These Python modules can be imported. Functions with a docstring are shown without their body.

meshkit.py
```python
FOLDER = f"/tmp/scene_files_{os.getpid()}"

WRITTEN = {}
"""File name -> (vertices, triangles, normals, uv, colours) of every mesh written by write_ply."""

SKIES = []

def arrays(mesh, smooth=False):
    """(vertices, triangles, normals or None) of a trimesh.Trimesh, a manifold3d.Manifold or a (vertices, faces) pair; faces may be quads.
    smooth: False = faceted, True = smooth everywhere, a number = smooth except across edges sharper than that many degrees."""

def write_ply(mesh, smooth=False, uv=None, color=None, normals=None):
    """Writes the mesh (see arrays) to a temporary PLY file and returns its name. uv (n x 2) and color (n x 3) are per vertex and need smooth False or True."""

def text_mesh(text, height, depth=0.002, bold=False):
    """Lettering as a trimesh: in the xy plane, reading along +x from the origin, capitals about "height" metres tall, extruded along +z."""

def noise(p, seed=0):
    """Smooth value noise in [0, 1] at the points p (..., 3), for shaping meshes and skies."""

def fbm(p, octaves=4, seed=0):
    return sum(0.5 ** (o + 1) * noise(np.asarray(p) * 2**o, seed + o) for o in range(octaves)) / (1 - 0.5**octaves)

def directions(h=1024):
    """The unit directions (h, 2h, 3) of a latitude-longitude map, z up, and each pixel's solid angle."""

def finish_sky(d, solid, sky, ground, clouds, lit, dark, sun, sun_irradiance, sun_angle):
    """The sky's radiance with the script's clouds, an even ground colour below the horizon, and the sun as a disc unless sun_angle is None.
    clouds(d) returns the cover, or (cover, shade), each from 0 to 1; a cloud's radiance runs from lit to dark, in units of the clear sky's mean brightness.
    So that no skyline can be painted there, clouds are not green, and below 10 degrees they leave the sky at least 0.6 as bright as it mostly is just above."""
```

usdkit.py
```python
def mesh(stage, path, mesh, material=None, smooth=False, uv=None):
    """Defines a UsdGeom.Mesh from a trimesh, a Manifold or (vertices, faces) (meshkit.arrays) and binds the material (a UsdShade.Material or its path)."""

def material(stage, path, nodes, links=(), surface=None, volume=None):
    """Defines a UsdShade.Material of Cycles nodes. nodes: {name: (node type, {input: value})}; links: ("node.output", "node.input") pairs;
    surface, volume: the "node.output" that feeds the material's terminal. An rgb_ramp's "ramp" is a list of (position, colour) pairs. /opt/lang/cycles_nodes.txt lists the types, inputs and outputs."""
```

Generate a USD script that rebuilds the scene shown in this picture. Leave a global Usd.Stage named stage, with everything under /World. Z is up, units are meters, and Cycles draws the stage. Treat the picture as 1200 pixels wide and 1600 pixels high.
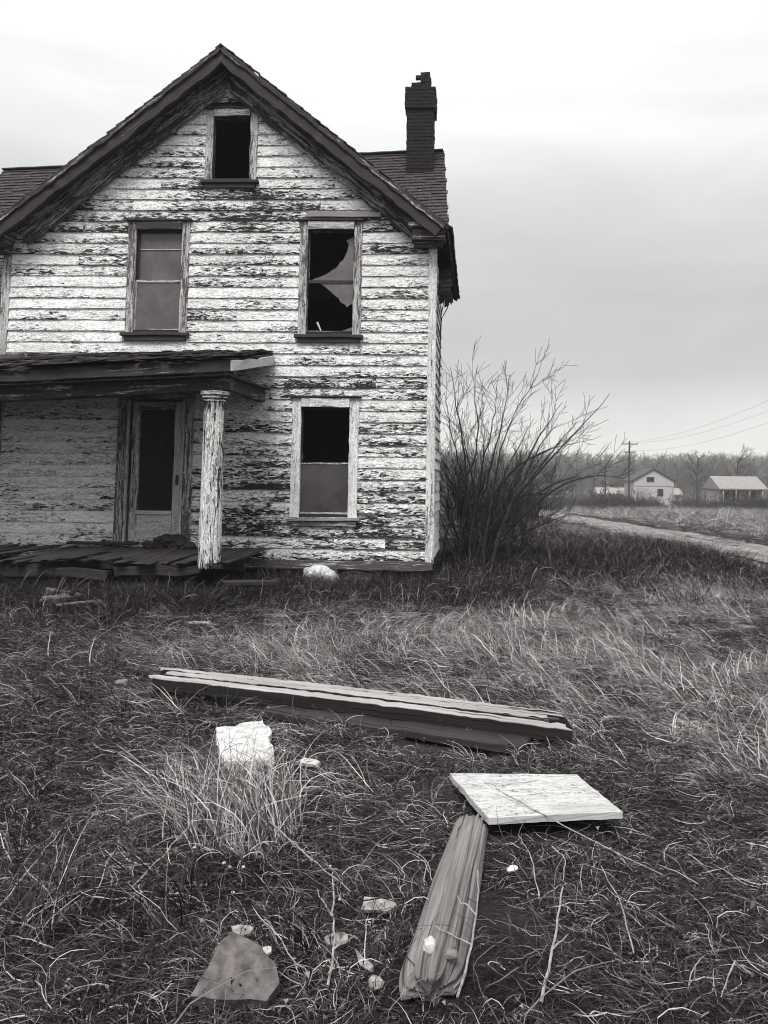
import math, random
import numpy as np, trimesh, usdkit, meshkit
from shapely.geometry import Polygon, box as sbox, LineString
from shapely.ops import unary_union
from pxr import Usd, UsdGeom, UsdLux, UsdShade, Gf, Sdf, Vt

stage = Usd.Stage.CreateInMemory()
UsdGeom.SetStageUpAxis(stage, 'Z'); UsdGeom.SetStageMetersPerUnit(stage, 1.0)
UsdGeom.Xform.Define(stage, '/World'); UsdGeom.Scope.Define(stage, '/World/Looks')
_T = Sdf.ValueTypeNames
RNG = np.random.default_rng(7)

# ------------------------------------------------------------------ camera
EYE = np.array([0.7906, -12.0, 1.55])
CR = np.array([0.99930529, 0.03568645, 0.01074351])
CU = np.array([-0.00786628, -0.07980862, 0.99677917])
CF = np.array([-0.03642894, 0.9961712, 0.07947246])
cam = UsdGeom.Camera.Define(stage, '/World/camera')
M = np.eye(4); M[0, :3] = CR; M[1, :3] = CU; M[2, :3] = -CF; M[3, :3] = EYE
cam.AddTransformOp().Set(Gf.Matrix4d(M.tolist()))
cam.CreateFocalLengthAttr(37.8); cam.CreateHorizontalApertureAttr(36.0); cam.CreateVerticalApertureAttr(48.0)
cam.CreateHorizontalApertureOffsetAttr(-3.06); cam.CreateVerticalApertureOffsetAttr(-4.47)
cam.CreateClippingRangeAttr(Gf.Vec2f(0.1, 6000.0))
cam.CreateExposureAttr(1.35)

# ------------------------------------------------------------------ sky and sun (overcast)
SUN_EL, SUN_AZ = math.radians(55), math.radians(192)      # high, behind the camera and to its right, through cloud
SUN_DIR = np.array([math.cos(SUN_EL) * math.sin(SUN_AZ), math.cos(SUN_EL) * math.cos(SUN_AZ), math.sin(SUN_EL)])
dome = UsdLux.DomeLight.Define(stage, '/World/sky')
dome.CreateIntensityAttr(1.0)
sky_mat = usdkit.material(stage, '/World/Looks/sky_cloudy', {
    'sky': ('sky_texture', {'sky_type': 'single_scattering', 'sun_disc': False, 'sun_elevation': SUN_EL, 'sun_rotation': SUN_AZ}),
    'tc': ('texture_coordinate', {}),
    'sep': ('separate_xyz', {}),
    'zz': ('math', {'math_type': 'maximum', 'value2': 0.02}),
    'ramp': ('rgb_ramp', {'ramp': [(0.0, (3.7, 3.7, 3.6)), (0.05, (3.9, 3.9, 3.8)), (0.085, (3.4, 3.42, 3.34)), (0.13, (2.6, 2.62, 2.56)), (0.22, (2.65, 2.68, 2.61)), (0.32, (3.5, 3.54, 3.46)),
                                    (0.42, (4.9, 4.96, 4.86)), (0.52, (5.6, 5.66, 5.55)), (0.72, (6.6, 6.66, 6.5)), (1.0, (9.6, 9.7, 9.5))]}),
    'map': ('mapping', {'scale': (1.6, 1.6, 5.5)}),
    'n1': ('noise_texture', {'scale': 1.3, 'detail': 6.0, 'roughness': 0.55, 'distortion': 0.4}),
    'mr': ('map_range', {'from_min': 0.3, 'from_max': 0.7, 'to_min': 0.86, 'to_max': 1.14, 'clamp': True}),
    'mul': ('vector_math', {'math_type': 'scale'}),
    'mix': ('mix_color', {'blend_type': 'mix', 'fac': 0.96, 'use_clamp': False}),
    'bg': ('background_shader', {'strength': 0.08}),
}, [('tc.generated', 'sep.vector'), ('sep.z', 'zz.value1'), ('zz.value', 'ramp.fac'), ('tc.generated', 'map.vector'), ('map.vector', 'n1.vector'),
    ('n1.fac', 'mr.value'), ('ramp.color', 'mul.vector1'), ('mr.result', 'mul.scale'), ('sky.color', 'mix.a'), ('mul.vector', 'mix.b'), ('mix.result', 'bg.color')], surface='bg.background')
UsdShade.MaterialBindingAPI.Apply(dome.GetPrim()).Bind(sky_mat)
sun = UsdLux.DistantLight.Define(stage, '/World/sun')
sun.CreateIntensityAttr(0.4); sun.CreateAngleAttr(25.0); sun.CreateColorAttr(Gf.Vec3f(1.0, 0.985, 0.96))
sun.GetPrim().CreateAttribute('inputs:normalize', _T.Bool).Set(True)
sun.AddRotateXYZOp().Set(Gf.Vec3f(math.degrees(math.pi / 2 - SUN_EL), 0, 180 - math.degrees(SUN_AZ)))

# ------------------------------------------------------------------ helpers
def g(v, tint=1.0):
    """A grey of the print's tone: dark tones a little purple brown, light tones neutral."""
    k = max(0.0, 1.0 - v / 0.45) * tint
    return (v * (1 + .10 * k), v * (1 - .06 * k), v * (1 - .035 * k))

used = {}
def unique(parent, name):
    n = used.get((parent, name), 0); used[(parent, name)] = n + 1
    return f'{parent}/{name}' if n == 0 else f'{parent}/{name}_{n:03d}'

def meta(prim, label=None, cat=None, group=None, kind=None):
    for k, v in (('label', label), ('category', cat), ('group', group), ('kind', kind)):
        if v: prim.SetCustomDataByKey(k, v)
    return prim

class Node:
    """A place in the tree: its path and the world position of its thing's base (children are written relative to it)."""
    def __init__(self, path, origin): self.path, self.origin = path, np.asarray(origin, float)

WORLD = Node('/World', (0, 0, 0))
def thing(name, loc, label=None, cat=None, group=None, kind=None, parent=WORLD):
    p = unique(parent.path, name)
    x = UsdGeom.Xform.Define(stage, p)
    if parent is WORLD: x.AddTranslateOp().Set(Gf.Vec3d(*map(float, loc)))
    meta(x.GetPrim(), label, cat, group, kind)
    return Node(p, loc if parent is WORLD else parent.origin)

def obj(name, mb, mat, parent=WORLD, label=None, cat=None, group=None, kind=None, smooth=False, loc=None):
    """One mesh; mb in world coordinates."""
    v, f, uv, wear = mb.get()
    p = unique(parent.path, name)
    org = parent.origin if loc is None else np.zeros(3)          # with loc the mesh is already written round its own base
    if smooth is True:
        m = usdkit.mesh(stage, p, (v - org, f), mat, smooth=True)
    elif smooth:
        m = usdkit.mesh(stage, p, (v - org, f), mat, smooth=smooth)
    else:
        m = usdkit.mesh(stage, p, (v - org, f), mat)
    if smooth is False or smooth is True:
        if uv is not None:
            UsdGeom.PrimvarsAPI(m).CreatePrimvar('st', _T.TexCoord2fArray, 'vertex').Set(Vt.Vec2fArray.FromNumpy(uv.astype(np.float32)))
        if wear is not None:
            UsdGeom.PrimvarsAPI(m).CreatePrimvar('wear', _T.FloatArray, 'vertex').Set(Vt.FloatArray.FromNumpy(wear.astype(np.float32)))
    if loc is not None: m.AddTranslateOp().Set(Gf.Vec3d(*map(float, loc)))
    meta(m.GetPrim(), label, cat, group, kind)
    return Node(p, org)

class MB:
    def __init__(self): self.v, self.f, self.uv, self.w, self.n = [], [], [], [], 0
    def add(self, v, f, uv=None, w=None):
        v = np.asarray(v, float); f = np.asarray(f, int)
        if f.shape[1] == 4: f = np.vstack([f[:, [0, 1, 2]], f[:, [0, 2, 3]]])
        self.v.append(v); self.f.append(f + self.n); self.n += len(v)
        self.uv.append(np.zeros((len(v), 2)) if uv is None else np.asarray(uv, float)); self.w.append(np.zeros(len(v)) if w is None else np.broadcast_to(w, (len(v),)).astype(float))
        return self
    def tm(self, m, uv=None, w=None): return self.add(m.vertices, m.faces, uv, w)
    def get(self): return np.vstack(self.v), np.vstack(self.f), np.vstack(self.uv), np.concatenate(self.w)
    def box(self, a, b, w=0.0):
        """Axis-aligned box with planar UVs in metres, corners slightly worn."""
        a, b = np.minimum(a, b), np.maximum(a, b)
        faces = [((0, 1), 2, 0), ((0, 1), 2, 1), ((0, 2), 1, 0), ((0, 2), 1, 1), ((1, 2), 0, 0), ((1, 2), 0, 1)]
        o = RNG.uniform(0, 60, 2)
        for (i, j), k, s in faces:
            v = np.zeros((4, 3)); ci = [a[i], b[i], b[i], a[i]]; cj = [a[j], a[j], b[j], b[j]]
            v[:, i], v[:, j], v[:, k] = ci, cj, (b if s else a)[k]
            flip = (s == 0) ^ (k == 1)
            uv = np.stack([v[:, i], v[:, j]], 1) - [a[i], a[j]]
            if (b - a)[j] > (b - a)[i]: uv = uv[:, ::-1]
            self.add(v, [[0, 3, 2, 1]] if flip else [[0, 1, 2, 3]], uv + o, w)
        return self

def plank(L, w, t, seg=0.22, wob=0.003, edge=0.004, taper=0.0, wear=0.0, chew=(0.0, 0.0), rng=RNG, warp=0.0, cup=0.0):
    """A weathered board along +x (0..L), width along +y (0..w), thickness along +z (0..t): uneven edges, slight warp, ragged ends. Returns v, f, uv, wear."""
    n = max(2, int(L / seg) + 1); xs = np.linspace(0, L, n)
    e0 = rng.normal(0, edge, n); e1 = rng.normal(0, edge, n); zz = rng.normal(0, wob, n) + warp * np.sin(xs / L * np.pi)
    b = min(t * .35, w * .06, .006)
    prof = [(0, b), (b, 0), (w - b, 0), (w, b), (w, t - b), (w - b, t), (w / 2, t + cup), (b, t), (0, t - b)]
    k = len(prof); V, UV = [], []
    per = np.concatenate([[0], np.cumsum([math.dist(prof[i], prof[i + 1]) for i in range(k - 1)])])
    o = rng.uniform(0, 60, 2)
    for i, x in enumerate(xs):
        for j, (y, z) in enumerate(prof):
            xx = x + (rng.uniform(-1, 1) * chew[0] if i == 0 else rng.uniform(-1, 1) * chew[1] if i == n - 1 else 0)
            V.append((xx, y + (e0[i] if y < w / 2 else e1[i] if y > w / 2 else 0), z + zz[i]))
            UV.append((x + o[0], per[j] + o[1]))
    F = []
    for i in range(n - 1):
        for j in range(k):
            j2 = (j + 1) % k
            F += [[i * k + j, i * k + j2, (i + 1) * k + j2], [i * k + j, (i + 1) * k + j2, (i + 1) * k + j]]
    e0_, e1_ = len(V), len(V) + k                     # end grain on vertices of its own
    for st in (0, (n - 1) * k):
        for j in range(k): V.append(V[st + j]); UV.append((UV[st + j][1] * .3, V[st + j][1] + V[st + j][2] + o[1]))
    for j in range(1, k - 1):
        F.append([e0_, e0_ + j + 1, e0_ + j]); F.append([e1_, e1_ + j, e1_ + j + 1])
    F = np.array(F)[:, ::-1]
    W = np.concatenate([np.tile([1.0 if 4 < j < 8 else 0.0 for j in range(k)], n), np.full(2 * k, .2)]) if wear == 'top' else np.full(len(V), float(wear))  # top mode masks upper vertices for the tone painted as light from above
    return np.array(V), F, np.array(UV), W

def place(pl, o, ax, ay):
    """Puts a plank: origin o, its length along ax, width along ay."""
    ax = np.array(ax, float); ax /= np.linalg.norm(ax); ay = np.array(ay, float); ay -= ax * (ay @ ax); ay /= np.linalg.norm(ay)
    az = np.cross(ax, ay); v, f, uv, w = pl
    return np.asarray(o, float) + v @ np.stack([ax, ay, az]), f, uv, w

def plank_mb(o, ax, ay, L, w, t, **k): return MB().add(*place(plank(L, w, t, **k), o, ax, ay))

def tube(points, radii, sides=5):
    p = np.asarray(points, float); r = np.broadcast_to(radii, (len(p),))
    t = np.gradient(p, axis=0); t /= np.linalg.norm(t, axis=1, keepdims=True) + 1e-12
    a = np.cross(t, np.where(np.abs(t[:, 2:]) < .9, [0, 0, 1.], [1., 0, 0])); a /= np.linalg.norm(a, axis=1, keepdims=True) + 1e-12
    b = np.cross(t, a); an = np.arange(sides) * 2 * np.pi / sides
    v = p[:, None] + r[:, None, None] * (np.cos(an)[None, :, None] * a[:, None] + np.sin(an)[None, :, None] * b[:, None])
    i, j = np.meshgrid(np.arange(len(p) - 1), np.arange(sides), indexing='ij')
    q = np.stack([i * sides + j, i * sides + (j + 1) % sides, (i + 1) * sides + (j + 1) % sides, (i + 1) * sides + j], -1).reshape(-1, 4)
    ln = np.concatenate([[0], np.cumsum(np.linalg.norm(np.diff(p, axis=0), axis=1))])
    uv = np.stack([np.repeat(ln, sides), np.tile(an * .1, len(p))], 1)
    return v.reshape(-1, 3), q, uv

# ------------------------------------------------------------------ materials
def peel_material(name, course=False, base=0.0, wood=(0.006, 0.04), paint=(0.58, 0.84), stretch=(7.0, 30.0)):
    """Old oil paint flaking off weathered boards. st in metres (u along the grain); wear (primvar) shifts how much paint is gone."""
    nodes = {
        'uv': ('attribute', {'attribute': 'st'}), 'wr': ('attribute', {'attribute': 'wear'}), 'oi': ('object_info', {}),
        'm1': ('mapping', {'scale': (stretch[0], stretch[1], 1)}), 'n1': ('noise_texture', {'scale': 1.0, 'detail': 9.0, 'roughness': 0.68, 'distortion': 1.0}),
        'm2': ('mapping', {'scale': (0.8, 3.0, 1)}), 'n2': ('noise_texture', {'scale': 1.0, 'detail': 3.0, 'roughness': 0.5}),
        'm3': ('mapping', {'scale': (14.0, 75.0, 1)}), 'n3': ('noise_texture', {'scale': 1.0, 'detail': 5.0, 'roughness': 0.7, 'distortion': 1.2}),
        'm4': ('mapping', {'scale': (3.0, 150.0, 1)}), 'n4': ('noise_texture', {'scale': 1.0, 'detail': 4.0, 'roughness': 0.6}),
        'a1': ('math', {'math_type': 'multiply', 'value2': 0.60}), 'a2': ('math', {'math_type': 'multiply_add', 'value2': 0.32}), 'a3': ('math', {'math_type': 'multiply_add', 'value2': 0.28}),
        'a4': ('math', {'math_type': 'add'}), 'a5': ('math', {'math_type': 'add', 'value2': base + .006}),
        'bare': ('map_range', {'range_type': 'smoothstep', 'from_min': 0.675, 'from_max': 0.70, 'to_min': 0.0, 'to_max': 1.0}),
        'lift': ('map_range', {'range_type': 'smoothstep', 'from_min': 0.60, 'from_max': 0.675, 'to_min': 0.0, 'to_max': 1.0}),
        'crk': ('map_range', {'range_type': 'smoothstep', 'from_min': 0.60, 'from_max': 0.68, 'to_min': 0.0, 'to_max': 0.5}),
        'woodr': ('rgb_ramp', {'ramp': [(0.25, g(wood[0])), (0.6, g((wood[0] + wood[1]) * .5)), (0.85, g(wood[1]))]}),
        'paintr': ('rgb_ramp', {'ramp': [(0.2, g(paint[0] * .85)), (0.45, g(paint[1] * .96)), (0.8, g(paint[1]))]}),
        'dirt': ('mix_color', {'b': g(0.16)}), 'dirt2': ('mix_color', {'b': g(0.30)}), 'fin': ('mix_color', {}),  # second mix paints in the shade line beside lifting flake edges
        'q1': ('mapping', {'scale': (7.0, 34.0, 1)}), 'qn': ('noise_texture', {'scale': 1.0, 'detail': 6.0, 'roughness': 0.7, 'distortion': 1.6}), 'qs': ('math', {'math_type': 'subtract', 'value2': 0.5}), 'qa': ('math', {'math_type': 'absolute'}),
        'qf': ('map_range', {'range_type': 'smoothstep', 'from_min': 0.008, 'from_max': 0.04, 'to_min': 0.95, 'to_max': 0.0}), 'qg': ('map_range', {'range_type': 'smoothstep', 'from_min': 0.46, 'from_max': 0.64, 'to_min': 0.15, 'to_max': 1.0}), 'qm': ('math', {'math_type': 'multiply'}), 'crackc': ('mix_color', {'b': g(0.03)}),
        'lf': ('math', {'math_type': 'multiply', 'value2': 0.28}),
        'hm': ('math', {'math_type': 'multiply_add', 'value2': -1.0}), 'hg': ('math', {'math_type': 'multiply', 'value2': 0.35}),
        'bp': ('bump', {'strength': 0.55, 'distance': 0.006}), 'p': ('principled_bsdf', {'roughness': 0.8, 'specular_ior_level': 0.1}),
    }
    links = [('uv.vector', f'm{i}.vector') for i in (1, 2, 3, 4)] + [(f'm{i}.vector', f'n{i}.vector') for i in (1, 2, 3, 4)] + [
        ('n1.fac', 'a1.value1'), ('n2.fac', 'a2.value1'), ('a1.value', 'a2.value3'), ('n3.fac', 'a3.value1'), ('a2.value', 'a3.value3'),
        ('a3.value', 'a4.value1'), ('wr.fac', 'a4.value2'), ('a4.value', 'a5.value1'),
        ('a5.value', 'bare.value'), ('a5.value', 'lift.value'), ('n3.fac', 'crk.value'),
        ('n4.fac', 'woodr.fac'), ('n2.fac', 'paintr.fac'), ('paintr.color', 'dirt.a'), ('crk.result', 'dirt.fac'),
        ('lift.result', 'lf.value1'), ('lf.value', 'dirt2.fac'), ('dirt.result', 'dirt2.a'), ('dirt2.result', 'crackc.a'), ('uv.vector', 'q1.vector'), ('q1.vector', 'qn.vector'), ('qn.fac', 'qs.value1'), ('qs.value', 'qa.value1'), ('qa.value', 'qf.value'), ('a5.value', 'qg.value'), ('qf.result', 'qm.value1'), ('qg.result', 'qm.value2'), ('qm.value', 'crackc.fac'), ('crackc.result', 'fin.a'), ('woodr.color', 'fin.b'), ('bare.result', 'fin.fac'),
        ('n4.fac', 'hg.value1'), ('bare.result', 'hm.value1'), ('hg.value', 'hm.value3'), ('hm.value', 'bp.height'), ('bp.normal', 'p.normal'), ('fin.result', 'p.base_color')]
    return usdkit.material(stage, f'/World/Looks/{name}', nodes, links, surface='p.BSDF')

def wood_material(name, lo, hi, scale=(2.0, 60.0), rough=0.85, bump=0.5, dist=0.006, lit_top=None, crack=(1.0, 22.0)):
    nodes = {'uv': ('attribute', {'attribute': 'st'}), 'oi': ('object_info', {}),
             'm1': ('mapping', {'scale': (scale[0], scale[1], 1)}), 'n1': ('noise_texture', {'scale': 1.0, 'detail': 6.0, 'roughness': 0.7, 'distortion': 0.15}),
             'm2': ('mapping', {'scale': (1.2, 6.0, 1)}), 'n2': ('noise_texture', {'scale': 1.0, 'detail': 4.0}),
             'm3': ('mapping', {'scale': (crack[0], crack[1], 1)}), 'n3': ('noise_texture', {'scale': 1.0, 'detail': 5.0, 'roughness': 0.5, 'distortion': 0.1}),
             'ad': ('math', {'math_type': 'multiply_add', 'value2': 0.55}), 'h': ('math', {'math_type': 'multiply', 'value2': 0.45}),
             'rmp': ('rgb_ramp', {'ramp': [(0.3, g(lo)), (0.5, g(lo + (hi - lo) * .45)), (0.7, g(hi))]}),
             'ck': ('map_range', {'range_type': 'smoothstep', 'from_min': 0.36, 'from_max': 0.40, 'to_min': 0.25, 'to_max': 1.0}),
             'mul': ('vector_math', {'math_type': 'scale'}), 'hh': ('math', {'math_type': 'multiply'}),
             'bp': ('bump', {'strength': bump, 'distance': dist}), 'p': ('principled_bsdf', {'roughness': rough, 'specular_ior_level': 0.2})}
    links = [('uv.vector', 'm1.vector'), ('uv.vector', 'm2.vector'), ('uv.vector', 'm3.vector'), ('m1.vector', 'n1.vector'), ('m2.vector', 'n2.vector'), ('m3.vector', 'n3.vector'),
             ('n2.fac', 'h.value1'), ('n1.fac', 'ad.value1'), ('h.value', 'ad.value3'), ('ad.value', 'rmp.fac'), ('n3.fac', 'ck.value'),
             ('rmp.color', 'mul.vector1'), ('ck.result', 'mul.scale'), ('mul.vector', 'p.base_color'), ('ad.value', 'hh.value1'), ('ck.result', 'hh.value2'), ('hh.value', 'bp.height'), ('bp.normal', 'p.normal')]
    if lit_top:            # upper faces painted paler than the sides, as if lit from above
        nodes.update({'wr': ('attribute', {'attribute': 'wear'}), 'rb': ('rgb_ramp', {'ramp': [(0.3, g(lit_top[0])), (0.5, g(sum(lit_top) / 2)), (0.7, g(lit_top[1]))]}), 'mb': ('mix_color', {})})
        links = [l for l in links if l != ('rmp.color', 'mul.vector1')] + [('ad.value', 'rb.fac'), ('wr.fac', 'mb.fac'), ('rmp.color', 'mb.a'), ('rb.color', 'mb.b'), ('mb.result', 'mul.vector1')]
    return usdkit.material(stage, f'/World/Looks/{name}', nodes, links, surface='p.BSDF')

def noise_material(name, lo, hi, scale, rough=0.9, detail=6.0, bump=0.4, dist=0.01, spot=None, stretch=(1, 1, 1), world=True):
    nodes = {'geo': ('geometry', {}), 'tc': ('texture_coordinate', {}), 'm': ('mapping', {'scale': stretch}), 'n': ('noise_texture', {'scale': scale, 'detail': detail, 'roughness': 0.62}),
             'r': ('rgb_ramp', {'ramp': [(0.3, g(lo)), (0.52, g((lo + hi) / 2)), (0.72, g(hi))]}), 'bp': ('bump', {'strength': bump, 'distance': dist}), 'p': ('principled_bsdf', {'roughness': rough, 'specular_ior_level': 0.2})}
    links = [('geo.position' if world else 'tc.object', 'm.vector'), ('m.vector', 'n.vector'), ('n.fac', 'r.fac'), ('n.fac', 'bp.height'), ('bp.normal', 'p.normal'), ('r.color', 'p.base_color')]
    return usdkit.material(stage, f'/World/Looks/{name}', nodes, links, surface='p.BSDF')

def blade_material(name, ramp, rough=0.7, trans=0.25):
    """Straw: each blade its own tone."""
    nodes = {'geo': ('attribute', {'attribute': 'tone'}), 'oi': ('object_info', {}), 'r': ('rgb_ramp', {'ramp': [(p, g(v)) for p, v in ramp]}), 'p': ('diffuse_bsdf', {})}
    return usdkit.material(stage, f'/World/Looks/{name}', nodes, [('geo.fac', 'r.fac'), ('r.color', 'p.color')], surface='p.BSDF')

def plain(name, v, rough=0.8, **k):
    return usdkit.material(stage, f'/World/Looks/{name}', {'p': ('principled_bsdf', {'base_color': g(v), 'roughness': rough, 'specular_ior_level': 0.2, **k})}, [], surface='p.BSDF')

def pane_material(name, body, mixfac, rough=0.12):
    """Dusty old glass: a film of dirt over a clear pane that mirrors at glancing angles."""
    nodes = {'d': ('diffuse_bsdf', {'color': g(body)}), 't': ('transparent_bsdf', {'color': (0.85, 0.85, 0.85)}), 'gl': ('glossy_bsdf', {'color': (1, 1, 1), 'roughness': rough}), 'fr': ('fresnel', {'IOR': 1.5}),
             'geo': ('geometry', {}), 'n': ('noise_texture', {'scale': 3.0, 'detail': 7.0, 'roughness': 0.65}), 'mr': ('map_range', {'from_min': 0.4, 'from_max': 0.6, 'clamp': True, 'to_min': max(0, mixfac - .35), 'to_max': min(1, mixfac + .2)}),
             'm1': ('mix_closure', {}), 'm2': ('mix_closure', {})}
    return usdkit.material(stage, f'/World/Looks/{name}', nodes, [('geo.position', 'n.vector'), ('n.fac', 'mr.value'), ('mr.result', 'm1.fac'), ('t.BSDF', 'm1.closure1'), ('d.BSDF', 'm1.closure2'), ('fr.fac', 'm2.fac'), ('m1.closure', 'm2.closure1'), ('gl.BSDF', 'm2.closure2')], surface='m2.closure')

PEEL = peel_material('peeling_siding_paint')
PEELT = peel_material('peeling_trim_paint', wood=(.03, .14), paint=(0.28, 0.52), base=-0.02, stretch=(2.2, 28.0))
PEELW = peel_material('peeling_white_trim', wood=(.03, .14), paint=(0.45, 0.72), base=-0.02, stretch=(2.2, 28.0))
PEELC = peel_material('peeling_column_paint', paint=(0.50, 0.76), base=0.03, stretch=(2.4, 26.0))
DARKTRIM = peel_material('weathered_dark_trim', base=0.13, wood=(0.018, 0.075), paint=(0.3, 0.5), stretch=(1.6, 26.0))
DWOOD = wood_material('dark_rotten_wood', 0.009, 0.045)
GWOOD = wood_material('grey_weathered_timber', 0.008, 0.04, scale=(1.0, 95.0), lit_top=(.11, .42), crack=(.8, 48.0))  # pale top and near-black sides put overhead light into the colour
LWOOD = wood_material('silvery_log_wood', 0.03, 0.30, scale=(2.5, 85.0), bump=0.9, dist=0.012, crack=(1.2, 45.0))
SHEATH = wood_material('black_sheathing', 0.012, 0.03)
ROOF = noise_material('old_shingle', 0.018, 0.075, 14.0, bump=0.5)
BRICK = noise_material('sooty_brick', 0.006, 0.022, 22.0)
STONE = noise_material('field_stone', 0.09, 0.24, 9.0)
PSTONE = noise_material('pale_stone', 0.32, 0.75, 14.0, bump=0.6)
SLAB = noise_material('grey_slab_stone', 0.04, 0.15, 26.0, detail=9.0, bump=0.9)
WHITE = noise_material('white_chip', 0.26, 0.66, 20.0, detail=9.0, bump=0.8)
BOARDM = None
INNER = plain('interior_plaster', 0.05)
IRON = plain('rusty_iron', 0.03, 0.6)
BARK = noise_material('grey_bark', 0.02, 0.075, 30.0)
BARKL = noise_material('pale_bark', 0.05, 0.16, 30.0)
PANE1 = pane_material('dusty_pane', 0.10, 0.80)
PANE2 = pane_material('grimy_pane', 0.05, 0.55)
PANE3 = pane_material('dusty_broken_pane', 0.13, 0.85)

# ------------------------------------------------------------------ terrain
def softplus(x, k): return np.logaddexp(0, x / k) * k
def road_x(y): return 7.75 + 0.000225 * np.maximum(y, 0) ** 2
def ground_z(x, y, fine=True):
    x, y = np.asarray(x, float), np.asarray(y, float)
    Z = y + 12.0
    z = -0.0265 * (softplus(Z - 18.0, 4.0) - softplus(Z - 150.0, 8.0))
    p = np.stack([x, y, np.zeros_like(x)], -1)
    hill = np.clip((Z - 230.0) / 330.0, 0, 1); hill = hill * hill * (3 - 2 * hill)
    z = z + hill * (11.0 + 9.0 * (meshkit.noise(p * 0.009, 3) - .5) + x * 0.006)
    near = np.exp(-np.maximum(Z - 14, 0) / 40.0)
    z = z + (meshkit.fbm(p * 0.55, 3, 11) - .5) * 0.16 * near
    z = z + (meshkit.fbm(p * 2.3, 3, 12) - .5) * 0.07 * near
    z = z + 0.05 * np.exp(-((y + 0.5) / 0.9) ** 2) * (x < 1)
    r = np.abs(x - road_x(y)); rd = np.clip((2.3 - r) / 0.7, 0, 1) * np.clip((130 - y) / 15, 0, 1)
    z = z - 0.10 * rd * rd * (3 - 2 * rd)
    return z
def axis(lo, hi, step, far_lo, far_hi, grow=1.09):
    a = list(np.arange(lo, hi, step)); s = step
    while a[-1] < far_hi: s *= grow; a.append(a[-1] + s)
    s = step; b = [lo]
    while b[-1] > far_lo: s *= grow; b.append(b[-1] - s)
    return np.array(b[::-1][:-1] + a)
xs, ys = axis(-4, 5, .07, -900, 900), axis(-10.2, 1.0, .07, -60, 1500, 1.06)
GX, GY = np.meshgrid(xs, ys)
gv = np.stack([GX, GY, ground_z(GX, GY)], -1).reshape(-1, 3)
nx, ny = len(xs), len(ys)
ii, jj = np.meshgrid(np.arange(ny - 1), np.arange(nx - 1), indexing='ij')
gf = np.stack([ii * nx + jj, ii * nx + jj + 1, (ii + 1) * nx + jj + 1, (ii + 1) * nx + jj], -1).reshape(-1, 4)
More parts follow.
